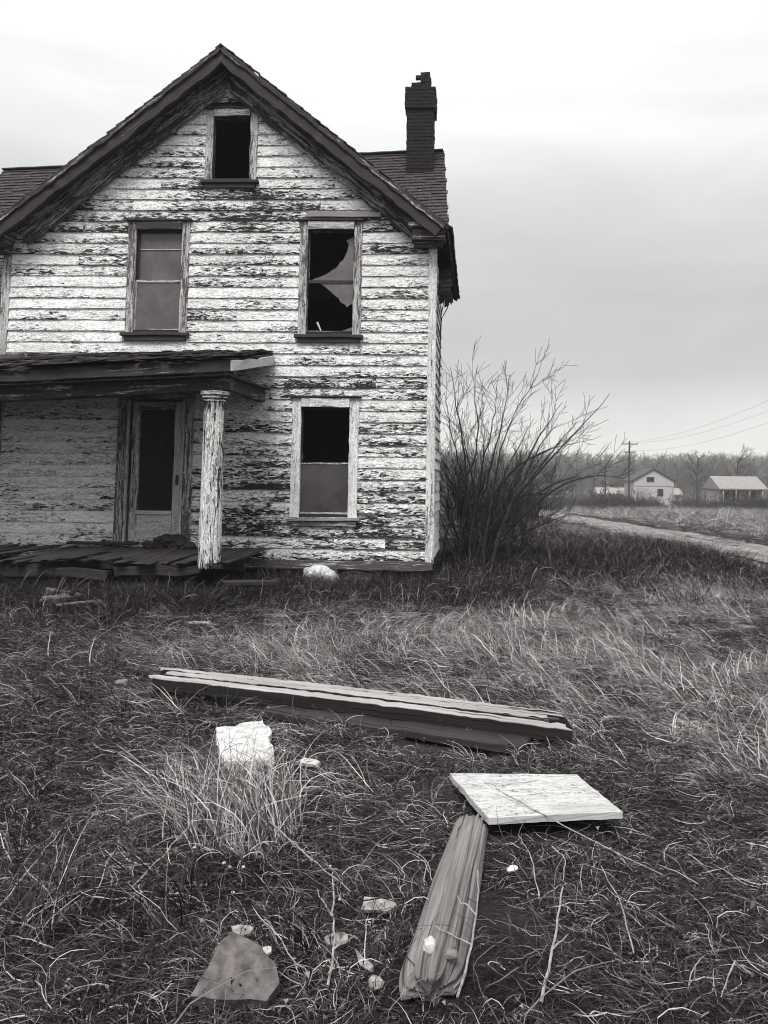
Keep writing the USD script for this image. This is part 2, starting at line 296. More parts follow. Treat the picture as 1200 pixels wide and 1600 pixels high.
GROUND = usdkit.material(stage, '/World/Looks/thatch_ground', {
    'geo': ('geometry', {}), 'm1': ('mapping', {'scale': (22, 60, 30), 'rotation': (0, 0, .5)}), 'n1': ('noise_texture', {'scale': 1.0, 'detail': 6.0, 'roughness': 0.7, 'distortion': 1.5}),
    'm2': ('mapping', {'scale': (.5, .5, .5)}), 'n2': ('noise_texture', {'scale': 1.0, 'detail': 5.0}),
    'r1': ('rgb_ramp', {'ramp': [(0.35, g(0.012)), (0.55, g(0.03)), (0.72, g(0.09))]}), 'r2': ('rgb_ramp', {'ramp': [(0.35, (0.6, 0.6, 0.6)), (0.65, (1.5, 1.5, 1.5))]}),
    'mx': ('vector_math', {'math_type': 'multiply'}), 'bp': ('bump', {'strength': 0.9, 'distance': 0.03}), 'p': ('principled_bsdf', {'roughness': 0.95, 'specular_ior_level': 0.1})},
    [('geo.position', 'm1.vector'), ('m1.vector', 'n1.vector'), ('geo.position', 'm2.vector'), ('m2.vector', 'n2.vector'), ('n1.fac', 'r1.fac'), ('n2.fac', 'r2.fac'),
     ('r1.color', 'mx.vector1'), ('r2.color', 'mx.vector2'), ('mx.vector', 'p.base_color'), ('n1.fac', 'bp.height'), ('bp.normal', 'p.normal')], surface='p.BSDF')
obj('ground', MB().add(gv, gf), GROUND, kind='structure', smooth=True)

# dirt road
ry = np.concatenate([np.arange(-30, 40, .35), np.arange(40, 125, 1.2)]); ru = np.linspace(-1.85, 1.85, 27)
RX = road_x(ry)[:, None] + ru[None] * (1 + .06 * np.sin(ry * .37)[:, None]); RY = np.broadcast_to(ry[:, None], RX.shape)
edge = np.clip((1.85 - np.abs(ru)) / .25, 0, 1)
ruts = -0.05 * (np.exp(-((ru - .85) / .22) ** 2) + np.exp(-((ru + .75) / .22) ** 2))
RZ = ground_z(RX, RY) + (0.045 + ruts)[None] * edge[None] - 0.03 * (1 - edge)[None] + .02 * (meshkit.noise(np.stack([RX * 1.5, RY * .6, RX * 0], -1), 5) - .5)
k = len(ru); ii, jj = np.meshgrid(np.arange(len(ry) - 1), np.arange(k - 1), indexing='ij')
rf = np.stack([ii * k + jj, ii * k + jj + 1, (ii + 1) * k + jj + 1, (ii + 1) * k + jj], -1).reshape(-1, 4)
ROADM = noise_material('pale_dirt', 0.07, 0.25, 1.6, detail=8.0, stretch=(1.8, .35, 1), bump=0.5, dist=0.03)
obj('dirt_road', MB().add(np.stack([RX, RY, RZ], -1).reshape(-1, 3), rf), ROADM, kind='structure', smooth=True)

# ------------------------------------------------------------------ the house
house = thing('abandoned_house', (-3.2, 3.0, 0.0), 'derelict two-storey gabled farmhouse with white paint peeling off its clapboards', 'house')
XL, XR, AX = -6.45, 0.03, -3.14          # facade corners (siding), apex axis
APEX, EAVE = 8.03, 5.42                  # underside of the roof at the facade
SL = (APEX - EAVE) / (XR + 0.06 - AX)
def roof_under(x): return APEX - SL * np.abs(x - AX)
Z0, EXPO = 0.36, 0.1712
OPEN = {                                  # outer casing rectangles  x0, x1, z0, z1
    'attic': (-3.47, -2.66, 6.08, 7.26), 'upper_left': (-4.62, -3.66, 3.70, 5.48), 'upper_right': (-1.96, -1.00, 3.68, 5.48),
    'lower_right': (-2.01, -1.00, 0.94, 2.77), 'door': (-4.66, -3.50, 0.50, 2.86)}
def wear_at(x, z):
    """Where the paint has gone most: across the second-floor heads, right of the porch, above the sill line."""
    w = .075 * np.exp(-((z - 5.75) / .38) ** 2) * (0.6 + .4 * np.sin(x * 1.7))
    w += .06 * np.exp(-((z - 1.55) / .55) ** 2 - ((x + 2.5) / .75) ** 2) + .07 * np.exp(-((z - .75) / .25) ** 2) * (x > -3.2)
    w += .05 * np.exp(-((z - 5.0) / .5) ** 2 - ((x + 2.6) / .6) ** 2) - .05 * np.exp(-((z - 1.7) / .75) ** 2 - ((x + 5.4) / .8) ** 2)
    w += .05 * np.exp(-((z - 2.9) / .25) ** 2) * (x > -2.2) - .03 * ((z > 6.3) & (x > -2.6)) - .035 * ((z > 3.7) & (z < 4.6) & (x < -4.6))
    return w
RB = np.random.default_rng(21)
def siding_board(x0, x1, z, h, rag=(0, 0), tilt=0.0, y=0.0):
    n = max(3, int((x1 - x0) / .10) + 1); X = np.linspace(x0, x1, n)
    low = RB.normal(0, .0035, n) + np.where(RB.random(n) < .05, RB.uniform(.004, .018, n), 0)
    bow = RB.normal(0, .0015, n) + RB.normal(0, .003) * np.sin((X - x0) / (x1 - x0) * np.pi)
    low = np.convolve(np.pad(low, 1, mode='edge'), [.2, .6, .2], 'valid'); drop = tilt * (X - x0)
    th = RB.uniform(.022, .034)
    rows = [(z + h + .012, -.003), (z + .02, -th + .003), (z, -th), (z, -.002)]
    V, UV, W = [], [], []; o = RB.uniform(0, 80, 2); wv = RB.normal(0, .018)
    for r, (zz, yy) in enumerate(rows):
        Zr = zz + drop + (low if r in (1, 2, 3) else 0)
        Xr = X.copy(); Xr[0] += rag[0] * RB.uniform(-1, 1); Xr[-1] += rag[1] * RB.uniform(-1, 1)
        V.append(np.stack([Xr, np.full(n, yy + y) + (bow if r in (1, 2) else 0), Zr], 1)); UV.append(np.stack([X + o[0], np.full(n, zz - z + o[1])], 1))
        W.append(wear_at(X, z) + wv + (.055 if r in (1, 2, 3) else -.02))
    V = np.concatenate(V); F = []
    for r in range(3):
        for i in range(n - 1):
            a, b, c, d = r * n + i, (r + 1) * n + i, (r + 1) * n + i + 1, r * n + i + 1
            F += [[a, b, c], [a, c, d]]
    for e in (0, n - 1):
        t = [e, n + e, 2 * n + e, 3 * n + e]; F += [[t[0], t[1], t[2]], [t[0], t[2], t[3]]] if e else [[t[2], t[1], t[0]], [t[3], t[2], t[0]]]
    return MB().add(V, F, np.concatenate(UV), np.concatenate(W))

# sheathing behind the boards with its openings, and the dark inside of the house
def wall_sheet(poly, y0, y1):
    m = trimesh.creation.extrude_polygon(poly, abs(y1 - y0), engine='earcut')
    v = np.array(m.vertices); return np.stack([v[:, 0], y1 - v[:, 2] if y1 > y0 else v[:, 2], v[:, 1]], 1), np.array(m.faces)
outline = Polygon([(XL, .3), (XR, .3), (XR, roof_under(XR) - .05), (AX, APEX - .05), (XL, roof_under(XL) - .05)])
holes = unary_union([sbox(a + .1, c + .1, b - .1, d - .1) for a, b, c, d in OPEN.values()])
wv_, wf_ = wall_sheet(outline.difference(holes), 0.0, .12)
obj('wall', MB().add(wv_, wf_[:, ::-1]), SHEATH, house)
inn = MB()
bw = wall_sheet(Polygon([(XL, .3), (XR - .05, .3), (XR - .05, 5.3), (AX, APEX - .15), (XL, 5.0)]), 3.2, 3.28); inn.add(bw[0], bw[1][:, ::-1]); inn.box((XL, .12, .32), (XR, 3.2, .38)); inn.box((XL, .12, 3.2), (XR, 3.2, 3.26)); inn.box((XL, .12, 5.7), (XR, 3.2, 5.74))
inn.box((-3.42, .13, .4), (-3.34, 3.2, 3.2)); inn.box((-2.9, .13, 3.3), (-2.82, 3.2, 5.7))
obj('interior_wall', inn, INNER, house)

# front clapboards, course by course, cut by the openings and with butt joints
zc = Z0; course = 0
while zc < APEX - .35:
    lim = (roof_under(AX) - zc - .16) / SL
    lo, hi = max(XL, AX - lim), min(XR, AX + lim)
    if hi - lo < .25: break
    spans = [(lo, hi)]
    for a, b, c, d in OPEN.values():
        ov = min(zc + EXPO, d) - max(zc, c)
        if ov > .05:
            new = []
            for s, e in spans:
                if b <= s or a >= e: new.append((s, e)); continue
                if a - s > .03: new.append((s, a + .004))
                if e - b > .03: new.append((b - .004, e))
            spans = new
    for s, e in spans:
        cuts = [s]
        if e - s > 1.6:
            for q in range(int((e - s) / 2.6) + (RB.random() < .5)):
                c = RB.uniform(s + .5, e - .5)
                if all(abs(c - t) > .7 for t in cuts): cuts.append(c)
        cuts = sorted(cuts) + [e]
        for a, b in zip(cuts[:-1], cuts[1:]):
            if zc < .5 and RB.random() < .0: continue
            obj('siding_board', siding_board(a + .0015, b - .0015, zc, EXPO, rag=(.004, .004), tilt=RB.normal(0, .0012), y=-RB.uniform(0, .003)), PEEL, house, smooth=False)
    zc += EXPO; course += 1

# side wall toward the bush: courses of clapboard along y, seen at a grazing angle
side_y0, side_y1 = 0.06, 2.5
obj('side_wall', MB().box((0.02, .125, .3), (.08, 2.56, 5.4)), SHEATH, house)
for c in range(28):
    z = Z0 + c * EXPO
    mb = siding_board(side_y0, side_y1, z, EXPO); v, f, uv, w = mb.get()
    v = np.stack([.082 - v[:, 1], v[:, 0] + .06, v[:, 2]], 1)
    obj('siding_board', MB().add(v, f, uv, w * 0 + .03), PEEL, house)
# corner boards
obj('corner_board', plank_mb((XR - .012, -.034, .34), (0, 0, 1), (1, 0, 0), 4.98, .125, .034, wear=.02, seg=.15, edge=.003), PEELW, house)
obj('corner_board', plank_mb((.118, -.030, .36), (0, 0, 1), (0, 1, 0), 4.9, .12, .03, wear=.03, seg=.15), PEELW, house)
obj('corner_board', plank_mb((XL - .12, -.034, .34), (0, 0, 1), (1, 0, 0), 4.98, .125, .034, wear=.05), PEELT, house)
obj('water_table_board', plank_mb((XL, -.05, .235), (1, 0, 0), (0, 0, 1), XR - XL + .1, .13, .045, wear=.16, edge=.008), PEELT, house)

# ---- windows
def casing_set(par, r, head_mat=PEELT, side_mat=PEELT, sill_mat=PEELT, cw=.125, wear=0.0, lintel=True, y=0.0, head_wear=0.0):
    a, b, c, d = r; t = .038; y0 = y - .034
    # boards stand proud of the siding; x axis of a plank is its length
    obj('casing', plank_mb((a, y0, c + .05), (0, 0, 1), (1, 0, 0), d - c - .05, cw, t, wear=wear, seg=.12, edge=.0025), side_mat, par)
    obj('casing', plank_mb((b - cw, y0, c + .05), (0, 0, 1), (1, 0, 0), d - c - .05, cw, t, wear=wear, seg=.12, edge=.0025), side_mat, par)
    obj('casing', plank_mb((a + cw + .002, y0 + .004, d - cw), (1, 0, 0), (0, 0, 1), b - a - 2 * cw - .004, cw, .034, wear=head_wear, seg=.12, edge=.0025), head_mat, par)
    if lintel: obj('drip_cap', plank_mb((a - .03, -.085 + y, d + .004), (1, 0, 0), (0, 1, 0), b - a + .06, .09, .028, wear=.1, edge=.004), DARKTRIM, par)
    obj('sill', plank_mb((a - .04, -.095 + y, c - .002), (1, 0, 0), (0, 1, 0), b - a + .08, .16, .05, wear=.1, edge=.005), sill_mat, par)
    obj('apron', plank_mb((a + .01, y0 + .002, c - .075), (1, 0, 0), (0, 0, 1), b - a - .02, .07, .03, wear=.12, edge=.004), sill_mat, par)
    # jambs lining the opening
    j = MB(); A, B, C, D = a + cw - .012, b - cw + .012, c + .05, d - cw + .012
    j.box((A - .02, y0 + .04, C), (A, .14, D)); j.box((B, y0 + .04, C), (B + .02, .14, D)); j.box((A, y0 + .04, D), (B, .14, D + .02)); j.box((A, y0 + .045, C - .02), (B, .14, C - .001))
    obj('jamb', j, DARKTRIM, par)
    return A, B, C, D
def sash(par, A, B, C, D, y, mat, st=.035, name='sash', low=.05, top=.035):
    m = MB()
    for (x0, z0, x1, z1) in ((A, C, A + st, D), (B - st, C, B, D), (A + st, D - top, B - st, D), (A + st, C, B - st, C + low)):
        m.box((x0, y, z0), (x1, y + .034, z1), RB.uniform(0, .1))
    obj(name, m, mat, par)
    return A + st, B - st, C + low, D - top

def jag(pts, seed, amp=.012):
    rj = np.random.default_rng(seed); o = []
    for a, b in zip(pts[:-1], pts[1:]):
        o.append(a); L = math.dist(a, b)
        for k_ in range(1, int(L / .035)): q = k_ / int(L / .035); o.append((a[0] + (b[0] - a[0]) * q + rj.normal(0, amp), a[1] + (b[1] - a[1]) * q + rj.normal(0, amp)))
    return o + [pts[-1]]
def sheet(poly, y, t=.004):
    v, f = wall_sheet(poly, y, y + t); return MB().add(v, f[:, ::-1])

W1 = thing('window', None, parent=house)
A, B, C, D = casing_set(W1, OPEN['upper_left'], head_mat=DARKTRIM, sill_mat=DARKTRIM, wear=.10, head_wear=.04)
mid = 4.57
q = sash(W1, A, B, mid - .03, D, .055, DARKTRIM, st=.04); obj('pane', sheet(sbox(q[0], q[2], q[1], q[3]), .07), PANE1, W1)
obj('blind', sheet(sbox(A + .05, D - .29, B - .06, D - .02), .125, .003), plain('old_blind_cloth', .13, .9), W1)
obj('blind', sheet(Polygon([(B - .17, mid + .06), (B - .05, mid + .03), (B - .05, D - .30), (B - .17, D - .33)]), .128, .003), plain('torn_blind_cloth', .22, .9), W1)
obj('glazing_bar', MB().box((q[0], .055, D - .305), (q[1], .068, D - .292)), PEELT, W1)
q = sash(W1, A, B, C + .02, mid + .01, .015, PEELT, st=.03); obj('pane', sheet(sbox(q[0], q[2], q[1], q[3]), .03), PANE1, W1)

W2 = thing('window', None, parent=house)
A, B, C, D = casing_set(W2, OPEN['upper_right'], sill_mat=DARKTRIM, wear=.07, head_wear=.05, lintel=True)
mid = 4.57
q = sash(W2, A, B, mid - .03, D, .055, DARKTRIM, st=.03)
def arc(p0, p1, p2, n=9): # quadratic bezier
    t = np.linspace(0, 1, n)[:, None]; return ((1 - t) ** 2 * np.array(p0) + 2 * t * (1 - t) * np.array(p1) + t ** 2 * np.array(p2)).tolist()
gx0, gx1 = q[0], q[1]
sh = jag(arc((gx0 + .02, q[2] + .01), (gx1 - .22, q[2] + .12), (gx1 - .10, q[3] - .28)), 5, .007) + [(gx1 - .08, q[3] - .17), (gx1 - .12, q[3] - .12), (gx1 - .02, q[3] - .07), (gx1, q[3] - .08), (gx1, q[2]), (gx0 + .04, q[2])]
obj('glass_shard', sheet(Polygon(sh).buffer(0), .07), PANE3, W2)
q2 = sash(W2, A, B, C + .02, mid + .005, .015, DARKTRIM, st=.025, top=.04)
sh = [(q2[0] + .17, q2[3])] + jag(arc((q2[0] + .22, q2[3] - .03), (q2[0] + .36, q2[3] - .13), (q2[1] - .09, q2[3] - .37)), 6, .007) + [(q2[1] - .04, q2[3] - .33), (q2[1], q2[3] - .31), (q2[1], q2[3])]
obj('glass_shard', sheet(Polygon(sh).buffer(0), .03), PANE3, W2)
obj('glass_shard', sheet(Polygon([(q2[1] - .16, q2[2]), (q2[1], q2[2] + .06), (q2[1], q2[2])]), .03), PANE3, W2)
obj('broken_stick', plank_mb((q2[0] + .2, .05, q2[2] - .02), (-.42, 0, 1), (1, 0, .42), .17, .022, .015, wear=-.2), PEELT, W2)
obj('head_board', plank_mb((-1.86, -.062, 5.535), (1, 0, -.004), (0, 0, 1), 1.14, .085, .03, wear=.0, edge=.003), wood_material('pale_bare_board', .13, .30), house)

W3 = thing('window', None, parent=house)
A, B, C, D = casing_set(W3, OPEN['lower_right'], head_mat=PEELW, side_mat=PEELW, wear=.0, head_wear=.0, cw=.14)
mid = 1.80
q = sash(W3, A, B, mid - .02, D, .055, DARKTRIM, st=.025, low=.03)
q = sash(W3, A, B, C + .03, mid + .005, .015, PEELT, st=.014, low=.045, top=.025); obj('pane', sheet(sbox(q[0], q[2], q[1], q[3]), .03), PANE2, W3)

W0 = thing('window', None, parent=house)
A, B, C, D = casing_set(W0, OPEN['attic'], wear=.06, sill_mat=DARKTRIM, head_wear=.08, cw=.115)
obj('stop', MB().box((A, .02, C + .003), (A + .02, .05, D - .003)).box((B - .02, .02, C + .003), (B, .05, D - .003)), DARKTRIM, W0)

# ---- front door under the porch: casing, glazed door with its glass gone
DR = thing('front_door_frame', None, parent=house)
a, b, c, d = OPEN['door']
for x in (a, b - .13): obj('casing', plank_mb((x, -.034, c), (0, 0, 1), (1, 0, 0), d - c, .13, .038, wear=.10, seg=.12), PEELT, DR)
for x in (a + .135, b - .175): obj('moulding', plank_mb((x, -.026, c), (0, 0, 1), (1, 0, 0), d - c - .13, .035, .05, wear=.02, seg=.12), PEELT, DR)
obj('casing', plank_mb((a + .132, -.03, d - .13), (1, 0, 0), (0, 0, 1), b - a - .264, .13, .034, wear=.1), PEELT, DR)
obj('threshold', plank_mb((a + .1, -.12, c - .03), (1, 0, 0), (0, 1, 0), b - a - .2, .28, .05), DWOOD, DR)
DOOR = thing('door', None, parent=house)
x0, x1, z0, z1 = a + .20, b - .19, c + .03, d - .16
obj('stile', plank_mb((x0, .03, z0), (0, 0, 1), (1, 0, 0), z1 - z0, .115, .04, wear=.06), PEELT, DOOR)
obj('stile', plank_mb((x1 - .12, .03, z0), (0, 0, 1), (1, 0, 0), z1 - z0, .12, .04, wear=-.02), PEELT, DOOR)
obj('rail', plank_mb((x0 + .117, .034, z0), (1, 0, 0), (0, 0, 1), x1 - x0 - .239, .13, .036, wear=.05), PEELT, DOOR)
obj('rail', plank_mb((x0 + .117, .034, 1.0), (1, 0, 0), (0, 0, 1), x1 - x0 - .239, .055, .036, wear=-.05), PEELT, DOOR)
obj('rail', plank_mb((x0 + .117, .034, z1 - .12), (1, 0, 0), (0, 0, 1), x1 - x0 - .239, .12, .036, wear=.1), PEELT, DOOR)
obj('panel', plank_mb((x0 + .117, .05, z0 + .13), (1, 0, 0), (0, 0, 1), x1 - x0 - .239, 1.0 - z0 - .13, .014, wear=-.02), PEELT, DOOR)
lk = trimesh.creation.capsule(height=.11, radius=.024, count=[8, 12]); lk.apply_scale((1, .35, 1)); lk.apply_translation((x1 - .055, .03, 1.52))
obj('lock_plate', MB().tm(lk), IRON, DOOR)
obj('transom_panel', MB().box((a + .13, .06, z1 + .004), (b - .13, .09, d - .02)), DARKTRIM, house)

# ---- rakes, cornice and front gable roof
RF = -0.36                                 # how far the gable roof oversails the facade
def rake(side, off, w, t, y, mat, name='rake_board', ov=0.30, x_in=0.0, wear=0.0, lift=0.0, end=.0):
    """A board up the slope; off = vertical distance below the roof's underside of its top edge."""
    s = 1 if side > 0 else -1; xe = XR + .06 if s > 0 else XL - .06
    L = math.hypot(abs(xe - AX) + ov, SL * (abs(xe - AX) + ov)); dirv = np.array([s, 0, -SL]); dirv /= np.linalg.norm(dirv); nrm = np.array([s * SL, 0, 1.0]) / math.hypot(SL, 1)
    o = np.array([AX, y, APEX + lift]) - nrm * (off + w)
    # mitre at the ridge: start where the board's lower edge crosses the axis
    pl = plank(L, w, t, wear=wear, seg=.12, edge=.010, wob=.005)
    v, f, uv, wr = pl
    ax, ay = dirv, nrm
    v = v.copy(); v[:, 0] = np.where(v[:, 0] < .3, v[:, 0] * 0 + np.maximum(v[:, 0], 0) + (off + w - v[:, 1]) * -SL * 1.0 + (off + w) * SL * 0, v[:, 0])
    az = np.array([0, -1.0, 0])
    P = o + v[:, :1] * ax + v[:, 1:2] * ay + v[:, 2:3] * az
    if np.linalg.det(np.stack([ax, ay, az])) < 0: f = f[:, ::-1]
    # clip anything past the axis so that left and right meet in a plane
    P[:, 0] = np.where((P[:, 0] - AX) * s < 0, AX, P[:, 0])
    obj(name, MB().add(P, f, uv, wr), mat, house)
for s in (1, -1):
    rake(s, .02, .17, .05, RF, DARKTRIM, 'fascia_board', ov=.16, wear=.06)
    rake(s, -.03, .07, .035, RF - .052, DARKTRIM, 'crown_moulding', ov=.18, wear=.02)
    rake(s, .045, .30, .03, -.034, DARKTRIM, 'frieze_board', ov=-.1, wear=-.02)
    rake(s, .335, .055, .03, -.062, DARKTRIM, 'bed_moulding', ov=-.12, wear=-.03)
    # soffit boards under the overhang
    xe = XR + .06 + .22 if s > 0 else XL - .06 - .22
    nrm = np.array([s * SL, 0, 1.0]) / math.hypot(SL, 1)
    top = np.array([AX, 0, APEX]) - nrm * 0.035; top[0] = AX; bot = np.array([xe, 0, roof_under(xe)]) - nrm * .035
    V = []
    for p in (top, bot):
        for y in (RF + .002, -.002):
            for dz in (0, .02): V.append((p[0], y, p[2] + dz))
    obj('soffit', MB().tm(trimesh.convex.convex_hull(np.array(V))), DARKTRIM, house)
    # boxed eave return at the foot of the rake
    cx = XR + .10 if s > 0 else XL - .10
    ret = MB(); zt = roof_under(cx) - .06
    ret.box((cx - .36, -.30, zt - .20), (cx + .14, -.04, zt - .02)); ret.box((cx - .40, -.36, zt - .02), (cx + .18, -.04, zt + .03)); ret.box((cx - .33, -.2, zt - .27), (cx + .10, -.036, zt - .203))
    obj('eave_return', ret, DARKTRIM, house)
    # side eave running back
    obj('eave_board', plank_mb((cx + .17 if s > 0 else cx - .17, -.34, zt - .12), (0, 1, 0), (0, 0, 1), 1.9, .14, .025, wear=.0), DARKTRIM, house)

def shingle_slope(p0, ux, uy, nu, nv, L, H, mat_name, rag_end=0.0, seed=1, parent=None, sag=None, thick=.014, keep=None):
    """Courses of overlapping shingles on a plane: p0 lower corner, ux along the eave, uy up the slope; joined geometry."""
    r = np.random.default_rng(seed); m = MB(); n = np.cross(ux, uy); h = H / nv
    for j in range(nv):
        x = -r.uniform(0, L / nu)
        while x < L:
            w = L / nu * r.uniform(.7, 1.3); a, b = max(x, 0) + .003, min(x + w, L + (rag_end * r.uniform(-.5, 1) if x + w > L else 0)) - .003
            x += w
            if b - a < .02 or r.random() < .02: continue
            lo, hi = j * h - r.uniform(0, .02), (j + 1) * h + .03
            t0, t1 = thick + r.uniform(.006, .016), .004
            c = [(a, lo, 0), (b, lo + r.uniform(-.008, .008), 0), (b, hi, 0), (a, hi, 0), (a, lo, t0), (b, lo, t0), (b, hi, t1), (a, hi, t1)]
            P = np.array([p0 + q[0] * ux + q[1] * uy + q[2] * n for q in c])
            if sag is not None: P = sag(P)
            m.add(P, [[4, 5, 6, 7], [0, 1, 5, 4], [1, 2, 6, 5], [3, 0, 4, 7]])
    return m
U3 = lambda *a: np.array(a, float)
# front gable roof: two slopes of decking with shingle courses on them
RIDGE_Y = 4.6
gable_roof = thing('gable_roof', None, parent=house)
for s in (1, -1):
    xe = XR + .06 + .22 if s > 0 else XL - .28
    nrm = np.array([s * SL, 0, 1.0]) / math.hypot(SL, 1); dn = np.array([s, 0, -SL]) / math.hypot(SL, 1); Ls = (abs(xe - AX)) * math.hypot(SL, 1)
    V = [np.array([AX, y, APEX]) + dn * l + nrm * q * 1.0 for y in (RF - .02, 4.4) for l in (0, Ls) for q in (.0, .05)]
    for p_ in V:
        if abs(p_[0] - AX) < .06: p_[0] = AX
    obj('deck', MB().tm(trimesh.convex.convex_hull(np.array(V))), DWOOD, gable_roof)
    p0 = np.array([AX, RF - .05, APEX]) + dn * (Ls + .03) + nrm * .051
    ux, uy = (U3(0, 1, 0), -dn) if s > 0 else (U3(0, 1, 0), -dn)
    m = shingle_slope(p0, ux, uy, 26, 26, 4.7, Ls + .02, '', seed=3 + s)
    v, f, uv, w = m.get()
    if s > 0: f = f[:, ::-1]
    # normals outwards: cross(ux, uy) points inward on one side, so lift them by hand
    nn = np.cross(ux, uy)
    if nn @ nrm < 0:
        hgt = (v - p0) @ nrm; v = v - 2 * hgt[:, None] * nrm; f = f
    obj('shingles', MB().add(v, f), ROOF, gable_roof, kind='stuff')
    obj('ridge_cap', plank_mb((AX, RF - .06, APEX + .075), (0, 1, 0), dn * 1.0, 4.7, .12, .02), ROOF, gable_roof)

# main roof behind, ridge left to right, with the verge toward the right
wing = thing('main_roof', None, parent=house)
RZ_, EY, EZ = 8.52, 1.15, 4.66
def wing_map(x, t):            # t 0 at ridge .. 1 at the front eave; the verge flares out toward the eave
    xr = 0.0 + .30 * t
    return xr
NL = 26
prof = np.linspace(0, 1, NL); xl = -9.5
mb = MB(); V = []
for t in prof:
    y, z = RIDGE_Y + (EY - RIDGE_Y) * t, RZ_ + (EZ - RZ_) * t - .05 * math.sin(t * math.pi)
    for x in (xl, wing_map(0, t)):
        for q in (0, -.09): V.append((x, y + q * .75, z + q * .66))
F = []
for i in range(NL - 1):
    a, b = i * 4, (i + 1) * 4
    F += [[a, b, b + 2, a + 2], [a + 1, a + 3, b + 3, b + 1], [a + 2, b + 2, b + 3, a + 3], [a, a + 1, b + 1, b]]
F += [[(NL - 1) * 4, (NL - 1) * 4 + 1, (NL - 1) * 4 + 3, (NL - 1) * 4 + 2]]
V = [(x, y, z + .04 * x) for x, y, z in V]
obj('deck', mb.add(V, F), DWOOD, wing)
V = [(x, y, z + .04 * x) for x in (xl, -.35) for (y, z) in ((RIDGE_Y, RZ_), (RIDGE_Y, RZ_ - .1), (8.0, 5.0), (8.0, 4.9))]
obj('rear_deck', MB().tm(trimesh.convex.convex_hull(np.array(V))), DWOOD, wing)
r = np.random.default_rng(5); m = MB(); nv = 44
dn = U3(0, EY - RIDGE_Y, EZ - RZ_); SLW = np.linalg.norm(dn); dn /= SLW; nr = np.cross(U3(1, 0, 0), -dn)
for j in range(nv):
    t = (j + 1) / nv; h = SLW / nv
    x = xl
    while x < .3 * t:
        w = r.uniform(.12, .26); a, b = x + .003, min(x + w, .3 * t + .02 + r.uniform(-.015, .03)) - .003; x += w
        if b - a < .03 or r.random() < .015: continue
        zs = -.05 * math.sin(t * math.pi)
        low = (j + 1) * h + r.uniform(-.004, .02); up = j * h - .03
        t0 = .02 + r.uniform(.004, .018)
        c = [(a, low, .002), (b, low, .002), (b, up, .002), (a, up, .002), (a, low, t0), (b, low, t0), (b, up, .006), (a, up, .006)]
        P = np.array([U3(q[0], RIDGE_Y, RZ_ + zs) + dn * q[1] + nr * q[2] + [0, 0, .04 * q[0]] for q in c])
        m.add(P, [[4, 5, 6, 7], [0, 1, 5, 4], [1, 2, 6, 5], [3, 0, 4, 7]])
obj('shingles', m, ROOF, wing, kind='stuff')
obj('ridge_board', plank_mb((xl, RIDGE_Y - .1, RZ_ - .01 + .04 * xl), (1, 0, .04), (0, 1, 0), 9.5, .2, .03), ROOF, wing)
# verge board down the right-hand rake and gable end wall beneath it
p0, p1 = U3(.0, RIDGE_Y, RZ_ - .10), U3(.30, EY, EZ - .09)
obj('verge_board', plank_mb(p0, p1 - p0, (0, .7, -.7), np.linalg.norm(p1 - p0), .14, .025, wear=0), DARKTRIM, wing)
obj('side_wall', MB().tm(trimesh.convex.convex_hull(np.array([(x, y, z) for x in (-.55, -.45) for y, z in ((1.5, .3), (1.5, 5.0), (RIDGE_Y, 8.3), (7.6, 5.2), (7.6, .3))]))), SHEATH, house)
obj('main_wall', MB().box((-9.4, 2.4, .3), (XL - .08, 2.5, 5.6)), SHEATH, house)
for c in range(30):
    z = Z0 + c * EXPO; mb = siding_board(-9.4, XL - .05, z, EXPO, y=2.4); obj('siding_board', mb, PEEL, house)
# torn eave end and dangling wire on the right
wires = MB()
for pts in ([(.30, 1.15, 4.62), (.26, 1.14, 4.40), (.17, 1.1, 4.22), (.14, 1.05, 3.9)], [(.20, 1.15, 4.62), (.19, 1.14, 4.45), (.155, 1.1, 4.25)], [(.16, 1.1, 4.22), (.15, 1.05, 3.6), (.14, 1.0, 2.9)]):
    wires.add(*tube(pts, .008, 4))
obj('dangling_wire', wires, IRON, house)
for kx, ln in ((.12, .42), (.20, .5), (.27, .34)):
    obj('torn_eave_board', plank_mb((kx, EY - .02, EZ - .02), (.05, .05, -1), (1, 0, 0), ln * .4, .07, .02, chew=(0, .04)), DWOOD, house)

# ---- chimney: battered brick stack astride the ridge
chim = thing('chimney', None, parent=house)
CX, CY = -.46, 4.25
m = MB(); r = np.random.default_rng(9)
def brick_ring(m, cx, cy, hx, hy, z, h, jit=.006, skip=0.0, keep=None):
    nxb, nyb = max(2, round(2 * hx / .2)), max(2, round(2 * hy / .2)); off = (int(round(z / h)) % 2) * .5
    for side in range(4):
        n_ = nxb if side % 2 == 0 else nyb; half = hx if side % 2 == 0 else hy
        for i in range(n_ + 1):
            a = max(-half, -half + (i - off) * 2 * half / n_); b = min(half, -half + (i + 1 - off) * 2 * half / n_)
            if b - a < .03: continue
            if r.random() < skip: continue
            j = r.uniform(-jit, jit); d = .10
            if side % 2 == 0:
                s = -1 if side == 0 else 1; lo, hi = (cx + a + .004, cy + s * (hy + j) - (0 if s < 0 else d), z), (cx + b - .004, cy + s * (hy + j) + (d if s < 0 else 0), z + h - .01)
            else:
                s = 1 if side == 1 else -1; lo, hi = (cx + s * (hx + j) - (d if s > 0 else 0), cy + a + .004, z), (cx + s * (hx + j) + (0 if s > 0 else d), cy + b - .004, z + h - .01)
            if keep and not keep((lo[0] + hi[0]) / 2, z): continue
            m.box(lo, hi)
zb = 7.3
while zb < 9.12: brick_ring(m, CX, CY, .275, .275, zb, .075); zb += .075
ztop = zb
